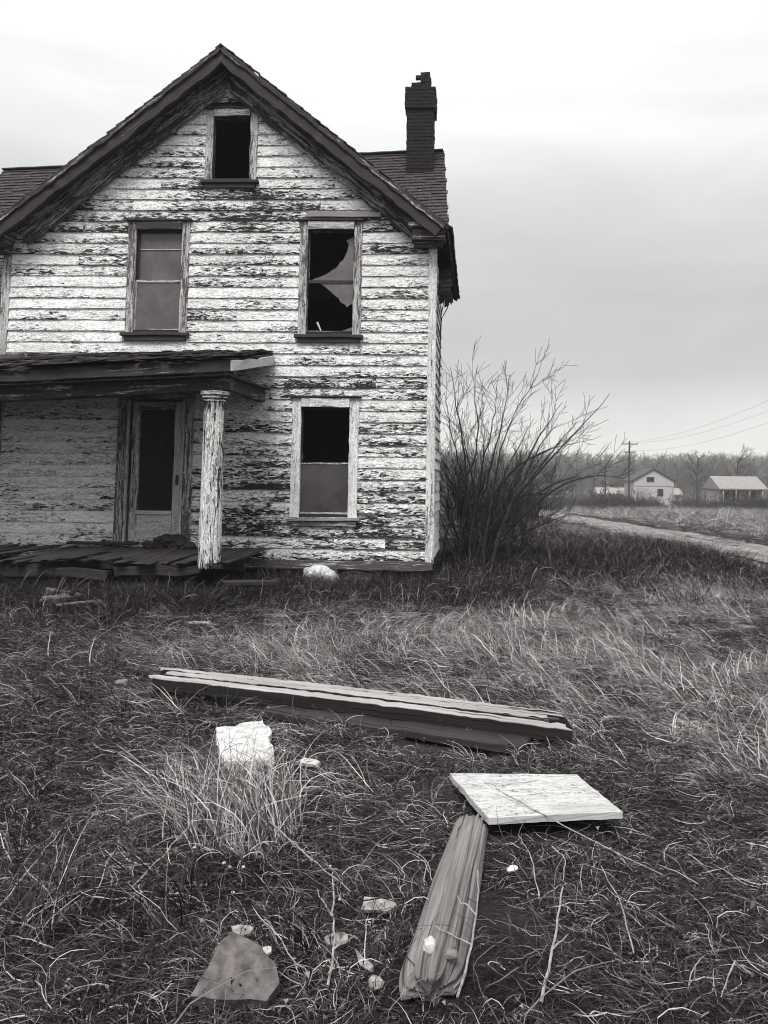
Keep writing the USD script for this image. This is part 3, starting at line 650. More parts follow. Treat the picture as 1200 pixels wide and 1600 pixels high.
while zb < ztop + .42: brick_ring(m, CX, CY, .315, .315, zb, .075); zb += .075
zcap = zb
while zb < zcap + .36:
    brick_ring(m, CX - .01, CY, .20, .20, zb, .075, jit=.02, skip=.06, keep=lambda x, z: x > CX - .17 + (z - zcap - .05) * .75); zb += .075
obj('brickwork', m, BRICK, chim, kind='stuff')
obj('flue_core', MB().box((CX - .25, CY - .25, 7.2), (CX + .25, CY + .25, ztop - .03)).box((CX - .29, CY - .29, ztop - .02), (CX + .29, CY + .29, zcap - .02)).box((CX - .1, CY - .15, zcap - .01), (CX + .15, CY + .15, zcap + .16)), BRICK, chim)
obj('flashing', MB().box((CX - .33, CY - .36, 7.62), (CX - .285, CY + .3, 7.75)).box((CX - .30, CY - .40, 7.60), (CX + .31, CY - .30, 7.68)), IRON, chim)

# ---- foundation
r = np.random.default_rng(31)
obj('foundation_wall', MB().box((XL + .1, .10, -.25), (XR - .06, .3, .30)), plain('foundation_earth', .018), house)
def rock(size, seed, sub=2, rough=.35, flat=0.0):
    m = trimesh.creation.icosphere(subdivisions=sub); v = np.array(m.vertices)
    d = 1 + rough * 2 * (meshkit.fbm(v * 1.4 + seed * 7.3, 3, seed) - .5) + .12 * (meshkit.noise(v * 4 + seed, seed + 3) - .5)
    v = np.sign(v) * np.abs(v) ** .75 * d[:, None] * np.asarray(size) / 2
    return v, np.array(m.faces)
x = XL + .2
while x < XR - .1:
    w = r.uniform(.22, .5); hgt = r.uniform(.2, .36); v, f = rock((w, .22, hgt), int(r.integers(1e6)))
    if abs(x + w / 2 + 1.55) > .32: obj('foundation_stone', MB().add(v + [x + w / 2, .08, .02 + hgt * .3], f), BRICK if r.random() < .75 else STONE, house, smooth=True)
    x += w * 1.02
v, f = rock((.52, .4, .36), 77, 3, .25)
obj('foundation_stone', MB().add(v + [-1.52, -.02, .10], f), PSTONE, house, smooth=True, label='pale block of stone under the lower right window')

# ---- porch: floor, column, beam, sagging roof
PX1, PX0, PY = -2.32, -8.2, -2.10
def sagz(x): return -.055 * np.clip(PX1 - x, 0, 9) ** 1.0 * .95
porch = thing('porch_roof', None, parent=house)
r = np.random.default_rng(41)
n_ = 30
for i in range(n_):                      # decking boards running down the slope, ragged at the front
    xa = PX0 + (PX1 - PX0) * i / n_; w = (PX1 - PX0) / n_ - .006
    z_w, z_f = 3.46 + .35 * sagz(xa), 3.05 + sagz(xa)
    obj('roof_board', plank_mb((xa, -.01, z_w - .03), (0, -1, (z_f - z_w) / 2.1), (1, 0, -.05), 2.12 + r.uniform(-.02, .05), w, .024, chew=(0, .03), edge=.003), DWOOD, porch)
m = MB()
for j in range(9):
    for _ in range(46):
        xa = r.uniform(PX0, PX1 - .15); w = r.uniform(.12, .3); t = (j + r.uniform(-.1, .1)) / 9
        if r.random() < .12: continue
        def P(x, t, q): return (x, -.0 - 2.14 * t, 3.47 + (.35 + .65 * t) * sagz(x) - .41 * t + q)
        cup = r.uniform(.0, .03) * (r.random() < .5)
        V = [P(xa, t - .03, .018), P(xa + w, t - .03, .018), P(xa + w, t + .13, .03 + cup), P(xa, t + .13, .03 + cup * r.uniform(.2, 1))]
        V += [(a, b, c - .008) for a, b, c in V]
        m.add(V, [[0, 3, 2, 1], [4, 5, 6, 7], [3, 7, 6, 2], [0, 4, 7, 3], [1, 2, 6, 5]])
obj('shingles', m, ROOF, porch, kind='stuff')
for i, (xa, L, dz, tz) in enumerate(((-6.0, 1.55, .02, .055), (-4.75, 1.0, .055, .03), (-4.1, 1.7, .02, .05), (-3.5, .9, .085, .035), (-5.4, 1.3, .10, .06), (-3.2, .8, .03, .03))):
    obj('loose_batten', plank_mb((xa, PY + .03 + .16 * (i % 3), 3.065 + sagz(xa) + dz + .03 * (i % 3)), (1, -.02, tz), (0, 1, .2), L, .05, .02, edge=.006, wear=0), GWOOD, porch)
# front fascia and beam, side fascia with curled paint
pr = [(-8.2, .0), (PX1 + .01, .0)]
L = PX1 - PX0
obj('fascia', plank_mb((PX1 + .0, PY - .0, 2.885), (-1, 0, -.0523), (0, 0, 1), L, .15, .025, wear=.05), DARKTRIM, porch)
obj('side_fascia', plank_mb((PX1 + .005, PY + .0, 2.885), (0, 1, .185), (0, 0, 1), 2.1, .13, .025, wear=-.11, edge=.006), PEELT, porch)
obj('soffit', plank_mb((PX1 - .02, PY + .03, 2.86), (-1, 0, -.0523), (0, 1, .02), L, 2.04, .02), DWOOD, porch)
obj('beam', plank_mb((PX1 - .06, PY + .22, 2.68), (-1, 0, -.0523), (0, 0, 1), L, .19, .16, wear=.0), DARKTRIM, porch)
obj('side_beam', plank_mb((PX1 - .24, PY + .42, 2.70), (0, 1, .0), (0, 0, 1), 1.66, .17, .13), DARKTRIM, porch)
db = thing('doorway_debris', None, parent=house)
r = np.random.default_rng(43)
for i in range(26):
    q = r.uniform(.05, .16); xx, yy = -3.78 + r.normal(0, .22), -.20 + r.normal(0, .10)
    v = np.array(trimesh.creation.icosphere(subdivisions=1).vertices) * [q, q * .7, q * .5] * r.uniform(.6, 1.2, (42, 1))
    obj('lump', MB().add(v + [xx, yy, .54 + .14 * math.exp(-((xx + 3.78) / .25) ** 2) * r.random()], trimesh.creation.icosphere(subdivisions=1).faces), DWOOD, db)
# fluted, slightly tapering column
col = thing('porch_column', None, parent=house)
cx, cy = -2.60, -1.80; zb_, zt_ = .46, 2.66
def fluted(r0, r1, z0, z1, flutes=14, n=140, rows=24, ent=.0):
    a = np.linspace(0, 2 * np.pi, n, endpoint=False); V, UV, W = [], [], []
    rr = np.random.default_rng(2)
    for i, t in enumerate(np.linspace(0, 1, rows)):
        R = (r0 + (r1 - r0) * t) * (1 - .055 * np.abs(np.sin(a * flutes / 2)) ** .6 * -1 - .05)
        z = z0 + (z1 - z0) * t + (rr.uniform(-.05, .02, n) if i == 0 else 0)
        V.append(np.stack([cx + .0 * t + R * np.cos(a), cy + R * np.sin(a), np.broadcast_to(z, (n,))], 1)); UV.append(np.stack([np.full(n, z0 + (z1 - z0) * t), a * r0], 1)); W.append(np.full(n, .015 + .05 * (t < .12) + .05 * (t > .92)))
    i, j = np.meshgrid(np.arange(rows - 1), np.arange(n), indexing='ij')
    F = np.stack([i * n + j, i * n + (j + 1) % n, (i + 1) * n + (j + 1) % n, (i + 1) * n + j], -1).reshape(-1, 4)
    return MB().add(np.concatenate(V), F, np.concatenate(UV), np.concatenate(W))
obj('shaft', fluted(.140, .128, zb_, zt_ - .09), PEELC, col)
for name, R, z, h in (('neck_ring', .142, zt_ - .125, .022), ('capital', .160, zt_ - .085, .035), ('abacus', .18, zt_ - .045, .045)):
    c_ = trimesh.creation.cylinder(R, h, sections=40); c_.apply_translation((cx, cy, z + h / 2)); v = np.array(c_.vertices)
    obj(name, MB().tm(c_, uv=np.stack([np.arctan2(v[:, 1] - cy, v[:, 0] - cx) * R, v[:, 2]], 1), w=.04), PEELC, col)
# floor
fl = thing('porch_floor', None, parent=house)
r = np.random.default_rng(51)
for i in range(38):
    xa = -7.2 + i * .128
    if r.random() < .10: continue
    ln = 2.02 + r.uniform(-.25, .06) if r.random() < .8 else r.uniform(.8, 1.5)
    obj('floor_board', plank_mb((xa, -.05, .50 + r.normal(0, .006)), (0, -1, -.012 + r.normal(0, .006)), (1, 0, r.normal(0, .02)), ln, .12, .026, chew=(0, .05), edge=.004), DWOOD, fl)
for x_, L_j, t_ in ((-7.3, 1.9, .01), (-5.2, 1.35, -.03), (-3.75, 1.05, .02)): obj('joist', plank_mb((x_, -1.86, .31), (1, 0, t_), (0, 0, 1), L_j, .12, .05, edge=.014, chew=(.06, .06)), DWOOD, fl)
obj('joist', plank_mb((-7.3, -.9, .30), (1, 0, 0), (0, 0, 1), 4.9, .14, .05, edge=.01), DWOOD, fl)
obj('sill_plank', plank_mb((-5.3, -.16, .56), (1, 0, .004), (0, 1, .05), 1.05, .13, .03), DWOOD, fl)
obj('sill_plank', plank_mb((-4.55, -1.35, .475), (1, 0, -.006), (0, 1, 0), .95, .035, .03), DWOOD, fl)

# ------------------------------------------------------------------ things lying in the grass
def gz(x, y): return float(ground_z(np.array(x), np.array(y)))
def patch(c, t, n=12, m=10, rough=.004, edge=.008, seed=0, cup=0.0):
    """A slab with four corners c (back-left, back-right, front-right, front-left), uneven top and ragged edges, thickness t."""
    c = np.asarray(c, float); u, v = np.meshgrid(np.linspace(0, 1, n), np.linspace(0, 1, m), indexing='xy')
    P = (1 - u)[..., None] * (1 - v)[..., None] * c[0] + u[..., None] * (1 - v)[..., None] * c[1] + u[..., None] * v[..., None] * c[2] + (1 - u)[..., None] * v[..., None] * c[3]
    q = P * 9 + seed * 3.1
    ed = ((u == 0) | (u == 1) | (v == 0) | (v == 1))
    P[..., 2] += (meshkit.fbm(q, 3, seed) - .5) * 2 * rough + cup * (u - .5) ** 2
    for k in (0, 1): P[..., k] += (meshkit.noise(q * 2.2, seed + k + 1) - .5) * 2 * edge * ed
    L, W = np.linalg.norm(c[1] - c[0]), np.linalg.norm(c[3] - c[0])
    V = np.concatenate([P.reshape(-1, 3), P.reshape(-1, 3) - [0, 0, t]]); UV = np.stack([u * L + seed, v * W], -1).reshape(-1, 2); N = n * m
    i, j = np.meshgrid(np.arange(m - 1), np.arange(n - 1), indexing='ij')
    q1 = np.stack([i * n + j, (i + 1) * n + j, (i + 1) * n + j + 1, i * n + j + 1], -1).reshape(-1, 4)
    F = [q1, q1[:, ::-1] + N]
    rim = [k for k in range(n)] + [k * n + n - 1 for k in range(1, m)] + [(m - 1) * n + k for k in range(n - 2, -1, -1)] + [k * n for k in range(m - 2, 0, -1)]
    F.append(np.array([[rim[k], rim[(k + 1) % len(rim)], rim[(k + 1) % len(rim)] + N, rim[k] + N] for k in range(len(rim))]))
    return MB().add(V, np.vstack(F), np.concatenate([UV, UV + [.3, 0]]))

KEEP_OUT = []
tb = thing('fallen_timber', (-.1, -6.9, 0), 'long grey squared timber lying across the yard, the longest piece of wood in the grass', 'timber')
A_, B_ = U3(-1.50, -6.27, .065), U3(1.29, -7.25, .07)
ad_ = (B_ - A_) / np.linalg.norm(B_ - A_); bk_ = np.cross([0, 0, 1.], ad_)
for off, w_, h_, a0, a1 in ((0.0, .062, .085, .0, .0), (.064, .055, .092, .10, -.14), (.121, .05, .084, -.04, -.02)):
    p_ = A_ + bk_ * off + ad_ * a0 + [0, 0, off * .22]
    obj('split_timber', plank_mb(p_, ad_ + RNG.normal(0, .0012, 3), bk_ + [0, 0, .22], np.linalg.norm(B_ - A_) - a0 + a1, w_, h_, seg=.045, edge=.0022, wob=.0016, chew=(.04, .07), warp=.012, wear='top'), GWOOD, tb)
for t_, L_s, q_ in ((.03, .35, .10), (2.35, .52, .05), (1.2, .6, .118), (2.6, .3, .13)):
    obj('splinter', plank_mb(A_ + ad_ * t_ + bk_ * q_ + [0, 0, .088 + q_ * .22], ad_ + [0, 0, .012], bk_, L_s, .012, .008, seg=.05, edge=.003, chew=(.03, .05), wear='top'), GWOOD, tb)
pl = thing('fallen_plank', (.3, -7.1, 0), 'dark plank lying under the front edge of the long grey timber', 'plank')
A2, B2 = U3(-.62, -6.74, .02), U3(1.04, -7.36, .03)
obj('plank_board', plank_mb(A2, B2 - A2, (.35, .93, .0), np.linalg.norm(B2 - A2), .22, .05, seg=.1, edge=.004, chew=(.05, .06)), DWOOD, pl)
KEEP_OUT += [(Polygon([(-1.5, -6.33), (1.3, -7.31), (1.36, -7.1), (-1.44, -6.12)]), 0.0), (Polygon([(-.7, -6.80), (1.08, -7.46), (1.2, -7.3), (-.64, -6.6)]), .05)]
PANEL = peel_material('scuffed_panel_paint', base=-.05, paint=(.26, .46), stretch=(4.0, 10.0))
bc = [(.66, -7.90, .115), (1.285, -7.91, .125), (1.43, -8.35, .125), (.845, -8.43, .12)]
obj('pale_board', patch([np.array(p) - [1.05, -8.15, 0] for p in bc], .028, 22, 16, .003, .004, 3), PANEL, label='flat pale rectangular board lying on the grass beside the log', cat='board', loc=(1.05, -8.15, 0), smooth=False)
wc = [(-.75, -7.14, .085), (-.50, -7.04, .11), (-.275, -7.62, .075), (-.54, -7.70, .08)]
obj('white_slab', patch([np.array(p) - [-.5, -7.35, 0.01] for p in wc], .04, 16, 14, .016, .03, 5), WHITE, label='bright white block half sunk in grass in front of the long timber', cat='slab', loc=(-.5, -7.35, 0))
KEEP_OUT += [(Polygon([p[:2] for p in bc]).buffer(.01), 0.0), (Polygon([p[:2] for p in wc]).buffer(-.015), 0.02), (Polygon([(.7, -8.35), (.85, -8.35), (.82, -9.5), (.52, -9.5)]), 0.0)]

# split log pointing at the viewer
def log_mb(p0, p1, r0, r1, seed=4, n=150, rows=90):
    p0, p1 = np.array(p0, float), np.array(p1, float); d = p1 - p0; L = np.linalg.norm(d); d /= L
    sx = np.cross(d, [0, 0, 1.]); sx /= np.linalg.norm(sx); sz = np.cross(sx, d)
    a = np.linspace(0, 2 * np.pi, n, endpoint=False); V, UV = [], []
    for i, t in enumerate(np.linspace(0, 1, rows)):
        R = r0 + (r1 - r0) * t
        q = np.stack([np.cos(a) * 1.6 + t * .5, np.sin(a) * 1.6, np.full(n, t * 1.5)], 1)
        k = 1 + .16 * (meshkit.fbm(q * 1.5, 3, seed) - .5)
        for ga, gw, gd in ((1.95, .07, .22), (1.30, .06, .16), (.75, .05, .10), (2.5, .09, .14), (1.6, .04, .07)):
            k = k - gd * np.exp(-((a - ga - .10 * np.sin(t * 5 + ga * 3) - .15 * (t - .5)) / gw) ** 2)
        k = k * (1 - .4 * max(0, 1 - t / .03) ** 2) * (1 - .25 * max(0, (t - .9) / .1) ** 2) + .09 * (meshkit.fbm(np.stack([a * 9, a * 0 + t * 1.6, a * 0], -1), 3, 21) - .5) - .07 * np.clip(meshkit.noise(np.stack([a * 16, a * 0 + t * 2.2, a * 0], -1), 22) - .72, 0, 1) / .28
        kn = .10 * np.exp(-((a - 1.0) / .18) ** 2 - ((t - .16) / .03) ** 2); k = k + kn
        c = p0 + d * L * t + sz * .01 * np.sin(t * 4)
        rag = (max(0, (t - .8) / .2) * .10 * (meshkit.noise(np.stack([a * 5, a * 0, a * 0 + seed], -1), 8) - .6) - max(0, (.12 - t) / .12) * .05 * (meshkit.noise(np.stack([a * 5, a * 0, a * 0 + seed], -1), 9) - .5))[:, None] * d
        V.append(c + rag + (R * k * np.cos(a))[:, None] * sx + (R * k * .86 * np.sin(a))[:, None] * sz); UV.append(np.stack([np.full(n, L * t), a * .11], 1))
    i, j = np.meshgrid(np.arange(rows - 1), np.arange(n), indexing='ij')
    F = np.stack([i * n + j, (i + 1) * n + j, (i + 1) * n + (j + 1) % n, i * n + (j + 1) % n], -1).reshape(-1, 4)
    V = np.concatenate(V + [[V[0].mean(0)], [V[-1].mean(0)]]); UV = np.concatenate(UV + [[[0, 0]], [[L, 0]]]); e = rows * n
    mb = MB().add(V, F, UV)
    caps = [[e, j, (j + 1) % n] for j in range(n)] + [[e + 1, (rows - 1) * n + (j + 1) % n, (rows - 1) * n + j] for j in range(n)]
    mb.f.append(np.array(caps)); return mb
lg = thing('split_log', (.70, -8.95, 0), 'weathered grey split log pointing toward the viewer, below the pale board', 'log')
obj('log_wood', log_mb((.775, -8.36, .055), (.655, -9.46, .02), .072, .102), LWOOD, lg, smooth=True)

def tilt_rock(name, outline, t, loc, pitch, yaw, mat, label, cat, group=None, seed=0):
    """A flat stone: outline in its own plane (x right, y up), extruded, roughened, tipped up by pitch degrees."""
    p = Polygon(outline); m = trimesh.creation.extrude_polygon(p, t, engine='earcut'); m = m.subdivide_to_size(.03)
    v = np.array(m.vertices); v += (np.stack([meshkit.noise(v * 22 + seed, seed), meshkit.noise(v * 22 + 9, seed + 1), meshkit.fbm(v * 16, 3, seed + 2)], -1) - .5) * [.012, .012, .016]
    a, b = math.radians(pitch), math.radians(yaw); R = np.array([[1, 0, 0], [0, math.cos(a), -math.sin(a)], [0, math.sin(a), math.cos(a)]]); Y_ = np.array([[math.cos(b), -math.sin(b), 0], [math.sin(b), math.cos(b), 0], [0, 0, 1]])
    return obj(name, MB().add(v @ R.T @ Y_.T, m.faces), mat, label=label, cat=cat, group=group, loc=loc, smooth=25)
tilt_rock('stone_slab', [(-.125, -.09), (.10, -.10), (.125, -.04), (.11, .0), (.055, .06), (.0, .085), (-.05, .10), (-.075, .06), (-.09, .0)], .05, (.08, -9.44, .04), 30, 4, SLAB, 'flat dark grey stone slab tipped up at the lower left of the log', 'stone')
def chip(name, x, y, z, w, h, t, yaw, mat, label, cat, seed, pitch=8, shape=None):
    r = np.random.default_rng(seed); k = 7; an = np.sort(r.uniform(0, 2 * np.pi, k)); o = shape or [(w / 2 * math.cos(q) * r.uniform(.8, 1.1), h / 2 * math.sin(q) * r.uniform(.8, 1.1)) for q in np.linspace(0, 2 * np.pi, k, endpoint=False) + .3]
    tilt_rock(name, o, t * .55, (x, y, gz(x, y) + z * .8), pitch, yaw, mat, label, cat, None, seed)
    KEEP_OUT.append((Polygon([(x + a, y + b) for a, b in o]).buffer(.01).convex_hull, .05))
CHIPG = noise_material('grey_debris', .09, .36, 40.0, detail=9.0, bump=.8)
chip('plaster_chip', -.09, -7.66, .05, .13, .07, .03, -5, WHITE, 'small white plaster chip lying alone between white block and pale board', 'chip', 1, 10, [(-.065, -.02), (.05, -.03), (.065, .0), (.04, .025), (-.03, .03)])
chip('wood_chip', .44, -8.97, .035, .12, .06, .02, 3, CHIPG, 'pale pointed wood chip just left of the log', 'chip', 2, 14, [(-.06, -.03), (.035, -.035), (.065, .0), (.05, .025), (-.05, .032)])
chip('stone_chip', .335, -9.18, .03, .1, .06, .02, 10, CHIPG, 'flat grey chip between the stone slab and the pointed wood chip', 'chip', 3, 16)
chip('stone_shard', .435, -9.29, .03, .09, .05, .015, -30, CHIPG, 'narrow triangular grey shard left of the near end of the log', 'shard', 4, 20, [(-.05, .02), (.0, -.02), (.055, -.03), (.045, -.008)])
chip('plaster_scrap', .02, -9.20, .05, .09, .04, .02, -12, CHIPG, 'pale scrap touching the top edge of the grey stone slab', 'scrap', 5, 20)
chip('white_pebble', .12, -9.30, .05, .035, .03, .02, 20, WHITE, 'tiny white pebble just right of the grey stone slab', 'pebble', 6, 20)
chip('wood_scrap', .49, -9.42, .02, .06, .05, .015, 60, CHIPG, 'small grey scrap nearest the viewer, left of the log foot', 'scrap', 8, 30)
chip('plaster_scrap', .935, -8.73, .05, .05, .03, .012, 30, WHITE, 'small white scrap in the grass right of the log', 'scrap', 9, 25)
v, f = rock((.04, .042, .045), 12, 2, .5)
obj('white_stone', MB().add(v, f), WHITE, label='round white stone resting on the near end of the log', cat='stone', loc=(.650, -9.37, .108), smooth=True)
v, f = rock((.035, .03, .025), 14, 2, .3)
obj('grey_stone', MB().add(v, f), STONE, label='grey pebble right of the log foot', cat='pebble', loc=(.72, -9.40, .1), smooth=True)
for i, (x, y) in enumerate(((.0 - .2, -8.72), (-.17, -8.74), (-.12, -8.73), (-.36, -8.60), (-.1, -8.93), (.22, -8.72), (.30, -8.95))):
    v, f = rock((.013, .012, .010), 60 + i, 1, .5)
    obj('pebble', MB().add(v, f), WHITE, label='tiny white pebble scattered in the dark grass at lower left', cat='pebble', group='white pebbles in the lower left grass', loc=(x, y, gz(x, y) + .04), smooth=True)
# rubble in front of the porch
r = np.random.default_rng(61)
heap = thing('rubble_heap', (-4.5, -2.0, 0), 'small heap of pale broken plaster in the weeds before the porch', 'rubble')
for i in range(9):
    v, f = rock((r.uniform(.07, .22), r.uniform(.06, .16), r.uniform(.04, .09)), 100 + i, 2, .75)
    x, y = -4.12 + r.normal(0, .13), -2.55 + r.normal(0, .08)
    obj('lump', MB().add(v + [x, y, gz(x, y) + .12 + r.uniform(0, .07)], f), PSTONE if r.random() < .5 else STONE, heap, smooth=True)
def lay(name, x0, y0, x1, y1, w, t, mat, label, cat, z=.06):
    a, b = U3(x0, y0, gz(x0, y0) + z), U3(x1, y1, gz(x1, y1) + z + .01)
    n = thing(name, (a + b) / 2, label, cat)
    obj('board', plank_mb(a, b - a, np.cross([0, 0, 1.], b - a), np.linalg.norm(b - a), w, t, edge=.008, chew=(.04, .04)), mat, n)
lay('broken_lath', -3.95, -2.9, -3.52, -2.72, .05, .02, CHIPG, 'thin pale lath lying in the grass just in front of the rubble heap', 'lath', .10)
lay('rotten_board', -2.35, -1.95, -1.75, -1.75, .18, .05, DWOOD, 'dark broken board leaning at the foot of the porch column', 'board', .22)
lay('floor_scrap', -2.05, -3.95, -1.88, -3.98, .07, .02, CHIPG, 'short pale board scrap in the grass between porch and timber', 'board scrap', .10)
v, f = rock((.09, .06, .05), 15, 2, .8); obj('pale_stone', MB().add(v, f), STONE, label='pale stone in the grass at the far left end of the timber', cat='stone', loc=(-1.68, -6.35, .12), smooth=True)
v, f = rock((.10, .1, .08), 16, 2, .3); obj('white_rock', MB().add(v, f), WHITE, label='small white rock in the weeds at the left edge of the yard', cat='rock', loc=(-3.35, -6.1 + .55, .14), smooth=True)

# ------------------------------------------------------------------ grass
def blades(seed, n, rad, length, width, elev, spread, curl, sides=6, heading=0.0, sag=1.0, wig=.3):
    r = np.random.default_rng(seed); V, F = [], []; k = 0
    for _ in range(n):
        a, q = r.uniform(0, 2 * np.pi), rad * math.sqrt(r.random()); p = np.array([q * math.cos(a), q * math.sin(a), -.01])
        L, w = length * r.uniform(.45, 1.15), width * r.uniform(.6, 1.3); az = heading + r.normal(0, spread); el = math.radians(np.clip(r.normal(elev, 14), 6, 88)); ca = r.normal(0, curl)
        de = -(el + math.radians(r.uniform(0, 35))) / sides * sag * r.uniform(.5, 1.4); step = L / sides; roll = r.uniform(-1, 1)
        for s in range(sides + 1):
            d = np.array([math.cos(az) * math.cos(el), math.sin(az) * math.cos(el), math.sin(el)])
            side = np.array([-math.sin(az), math.cos(az), 0]) * math.cos(roll) + np.array([0, 0, 1]) * math.sin(roll)
            ww = w * (1 - .75 * (s / sides) ** 2) / 2
            V += [p - side * ww, p + side * ww]
            if s < sides: F.append([k, k + 1, k + 3, k + 2])
            k += 2
            p = p + d * step; p[2] = max(p[2], .004 + .012 * r.random()); el = max(el + de, -.55) if p[2] > .02 else max(el * .4, 0.02) ; az += ca / sides + r.normal(0, wig); el += r.normal(0, wig * .5)
    return np.array(V), np.array(F)

STRAW = blade_material('dry_straw', [(0, .014), (.45, .036), (.78, .095), (.92, .22), (1, .48)])
PALE = blade_material('pale_straw', [(0, .025), (.4, .085), (.75, .24), (.9, .44), (1, .68)])
DARKW = blade_material('dark_dead_weed', [(0, .008), (.7, .02), (.9, .05), (.965, .22), (1, .5)])
def tone(path, v, f):
    """Each blade (a connected strip) its own tone."""
    import scipy.sparse as sp
    e = np.concatenate([f[:, [0, 1]], f[:, [1, 2]], f[:, [2, 0]]]); n, lab = sp.csgraph.connected_components(sp.coo_matrix((np.ones(len(e)), (e[:, 0], e[:, 1])), shape=(len(v), len(v))), False)
    t = np.random.default_rng(len(v)).random(n)[lab]
    UsdGeom.PrimvarsAPI(stage.GetPrimAtPath(path)).CreatePrimvar('tone', _T.FloatArray, 'vertex').Set(Vt.FloatArray.FromNumpy(t.astype(np.float32)))
def scatter(name, protos, mat, pts, yaw, scale, lean=None):
    p = unique('/World', name); pi = UsdGeom.PointInstancer.Define(stage, p); rel = pi.CreatePrototypesRel()
    UsdGeom.Scope.Define(stage, p + '/blades')
    for i, (v, f) in enumerate(protos):
        q = f'{p}/blades/tuft_{i:03d}' if i else f'{p}/blades/tuft'; usdkit.mesh(stage, q, (v, f), mat); tone(q, v, f); rel.AddTarget(q)
    n = len(pts); r = np.random.default_rng(n)
    pi.CreatePositionsAttr(Vt.Vec3fArray.FromNumpy(np.asarray(pts, np.float32))); pi.CreateProtoIndicesAttr(Vt.IntArray.FromNumpy(r.integers(0, len(protos), n).astype(np.int32)))
    h = np.asarray(yaw) / 2
    pi.CreateOrientationsAttr(Vt.QuathArray([Gf.Quath(float(c), 0, 0, float(s_)) for c, s_ in zip(np.cos(h), np.sin(h))]))
    sc = np.asarray(scale); sc = np.stack([sc, sc, sc], 1) if sc.ndim == 1 else sc
    pi.CreateScalesAttr(Vt.Vec3fArray.FromNumpy(sc.astype(np.float32)))
    return pi.GetPrim()

import shapely
def view_points(seed, zlo, zhi, dens, margin=.6):
    """Random points of the yard between two distances from the camera, over the width the picture sees and somewhat more."""
    r = np.random.default_rng(seed); A = .54 * (zhi ** 2 - zlo ** 2) + 2 * margin * (zhi - zlo); n = int(A * dens)
    Z = np.sqrt(r.uniform(zlo ** 2, zhi ** 2, n)); x = .79 + r.uniform(-.65 * Z - margin, .43 * Z + margin); return x, Z - 12.0
def allowed(x, y, seed):
    r = np.random.default_rng(seed); ok = ~((y > -.06) & (x < .16) & (x > -9.4)) & ~((y > -1.7) & (x < -2.75)) & (np.abs(x - road_x(y)) > 1.25 + .55 * r.random(len(x)) ** .5)
    for poly, keep in KEEP_OUT: ok &= ~(shapely.contains_xy(poly, x, y) & (r.random(len(x)) > keep))
    return ok
def G2(x, y, cx, cy, sx, sy, a=0.0):
    dx, dy = x - cx, y - cy; c, s = math.cos(a), math.sin(a); return np.exp(-((dx * c + dy * s) / sx) ** 2 - ((-dx * s + dy * c) / sy) ** 2)
def pale_w(x, y):
    n = meshkit.fbm(np.stack([x * .9, y * .9, x * 0], -1), 3, 8)
    w = .95 * G2(x, y, 1.3, -4.7, 1.9, 1.5) + .9 * G2(x, y, 3.9, -.6, 1.5, 1.6) + .6 * G2(x, y, -.5, -4.3, 1.2, 1.0) + .8 * G2(x, y, 3.2, 7.6, 1.3, 1.6) + .5 * G2(x, y, .2, -6.2, 1.0, .8) + .5 * G2(x, y, -.55, -7.9, .5, .5) + .30 * G2(x, y, 1.9, -6.8, .9, 1.2) + .15 * (y > 9)
    return w * np.clip((n - .22) * 2.6, 0, 1.15)
def dark_w(x, y):
    n = meshkit.fbm(np.stack([x * .8, y * .8, x * 0 + 4], -1), 3, 9)
    w = 1.1 * np.exp(-((y + .9) / 1.1) ** 2) * (x < 1.3) + .9 * G2(x, y, 1.3, 2.6, 2.2, 2.8) + .8 * G2(x, y, -3.2, -2.9, 1.6, 1.5) + .55 * G2(x, y, -.2, -8.75, .5, .5) + .7 * G2(x, y, -1.9, -7.0, 1.1, 1.6) + .5 * G2(x, y, .3, -9.6, 1.6, .5) + .9 * G2(x, y, 4.6, 6.0, 1.8, 5.5) + .5 * G2(x, y, 3.0, 1.8, 2.5, 1.2) + .4 * G2(x, y, 2.6, -2.5, 1.0, .8)
    return w * np.clip((n - .1) * 2.0, .2, 1.2)
def flow(x, y):
    p = np.stack([x * .55, y * .55, np.zeros_like(x)], -1); return 2.7 + 3.4 * (meshkit.fbm(p, 2, 31) - .5) * 2
MAT = [blades(200 + i, 84, .15, .23, .0036, 34, 1.0, 1.5, 7) for i in range(9)]
COMB = [blades(230 + i, 80, .13, .31, .0036, 40, .42, .8, 7, wig=.2) for i in range(7)]
LITTER = [blades(260 + i, 90, .15, .125, .0040, 28, 2.4, 2.4, 5, wig=.4) for i in range(8)]
LONG = [blades(280 + i, 7, .15, .42, .0042, 30, 1.5, 1.0, 8, wig=.2) for i in range(4)]
UP = [blades(290 + i, 34, .10, .42, .0046, 66, 1.3, .9) for i in range(6)]
lots = {k: ([], []) for k in ('straw', 'pale', 'dark')}
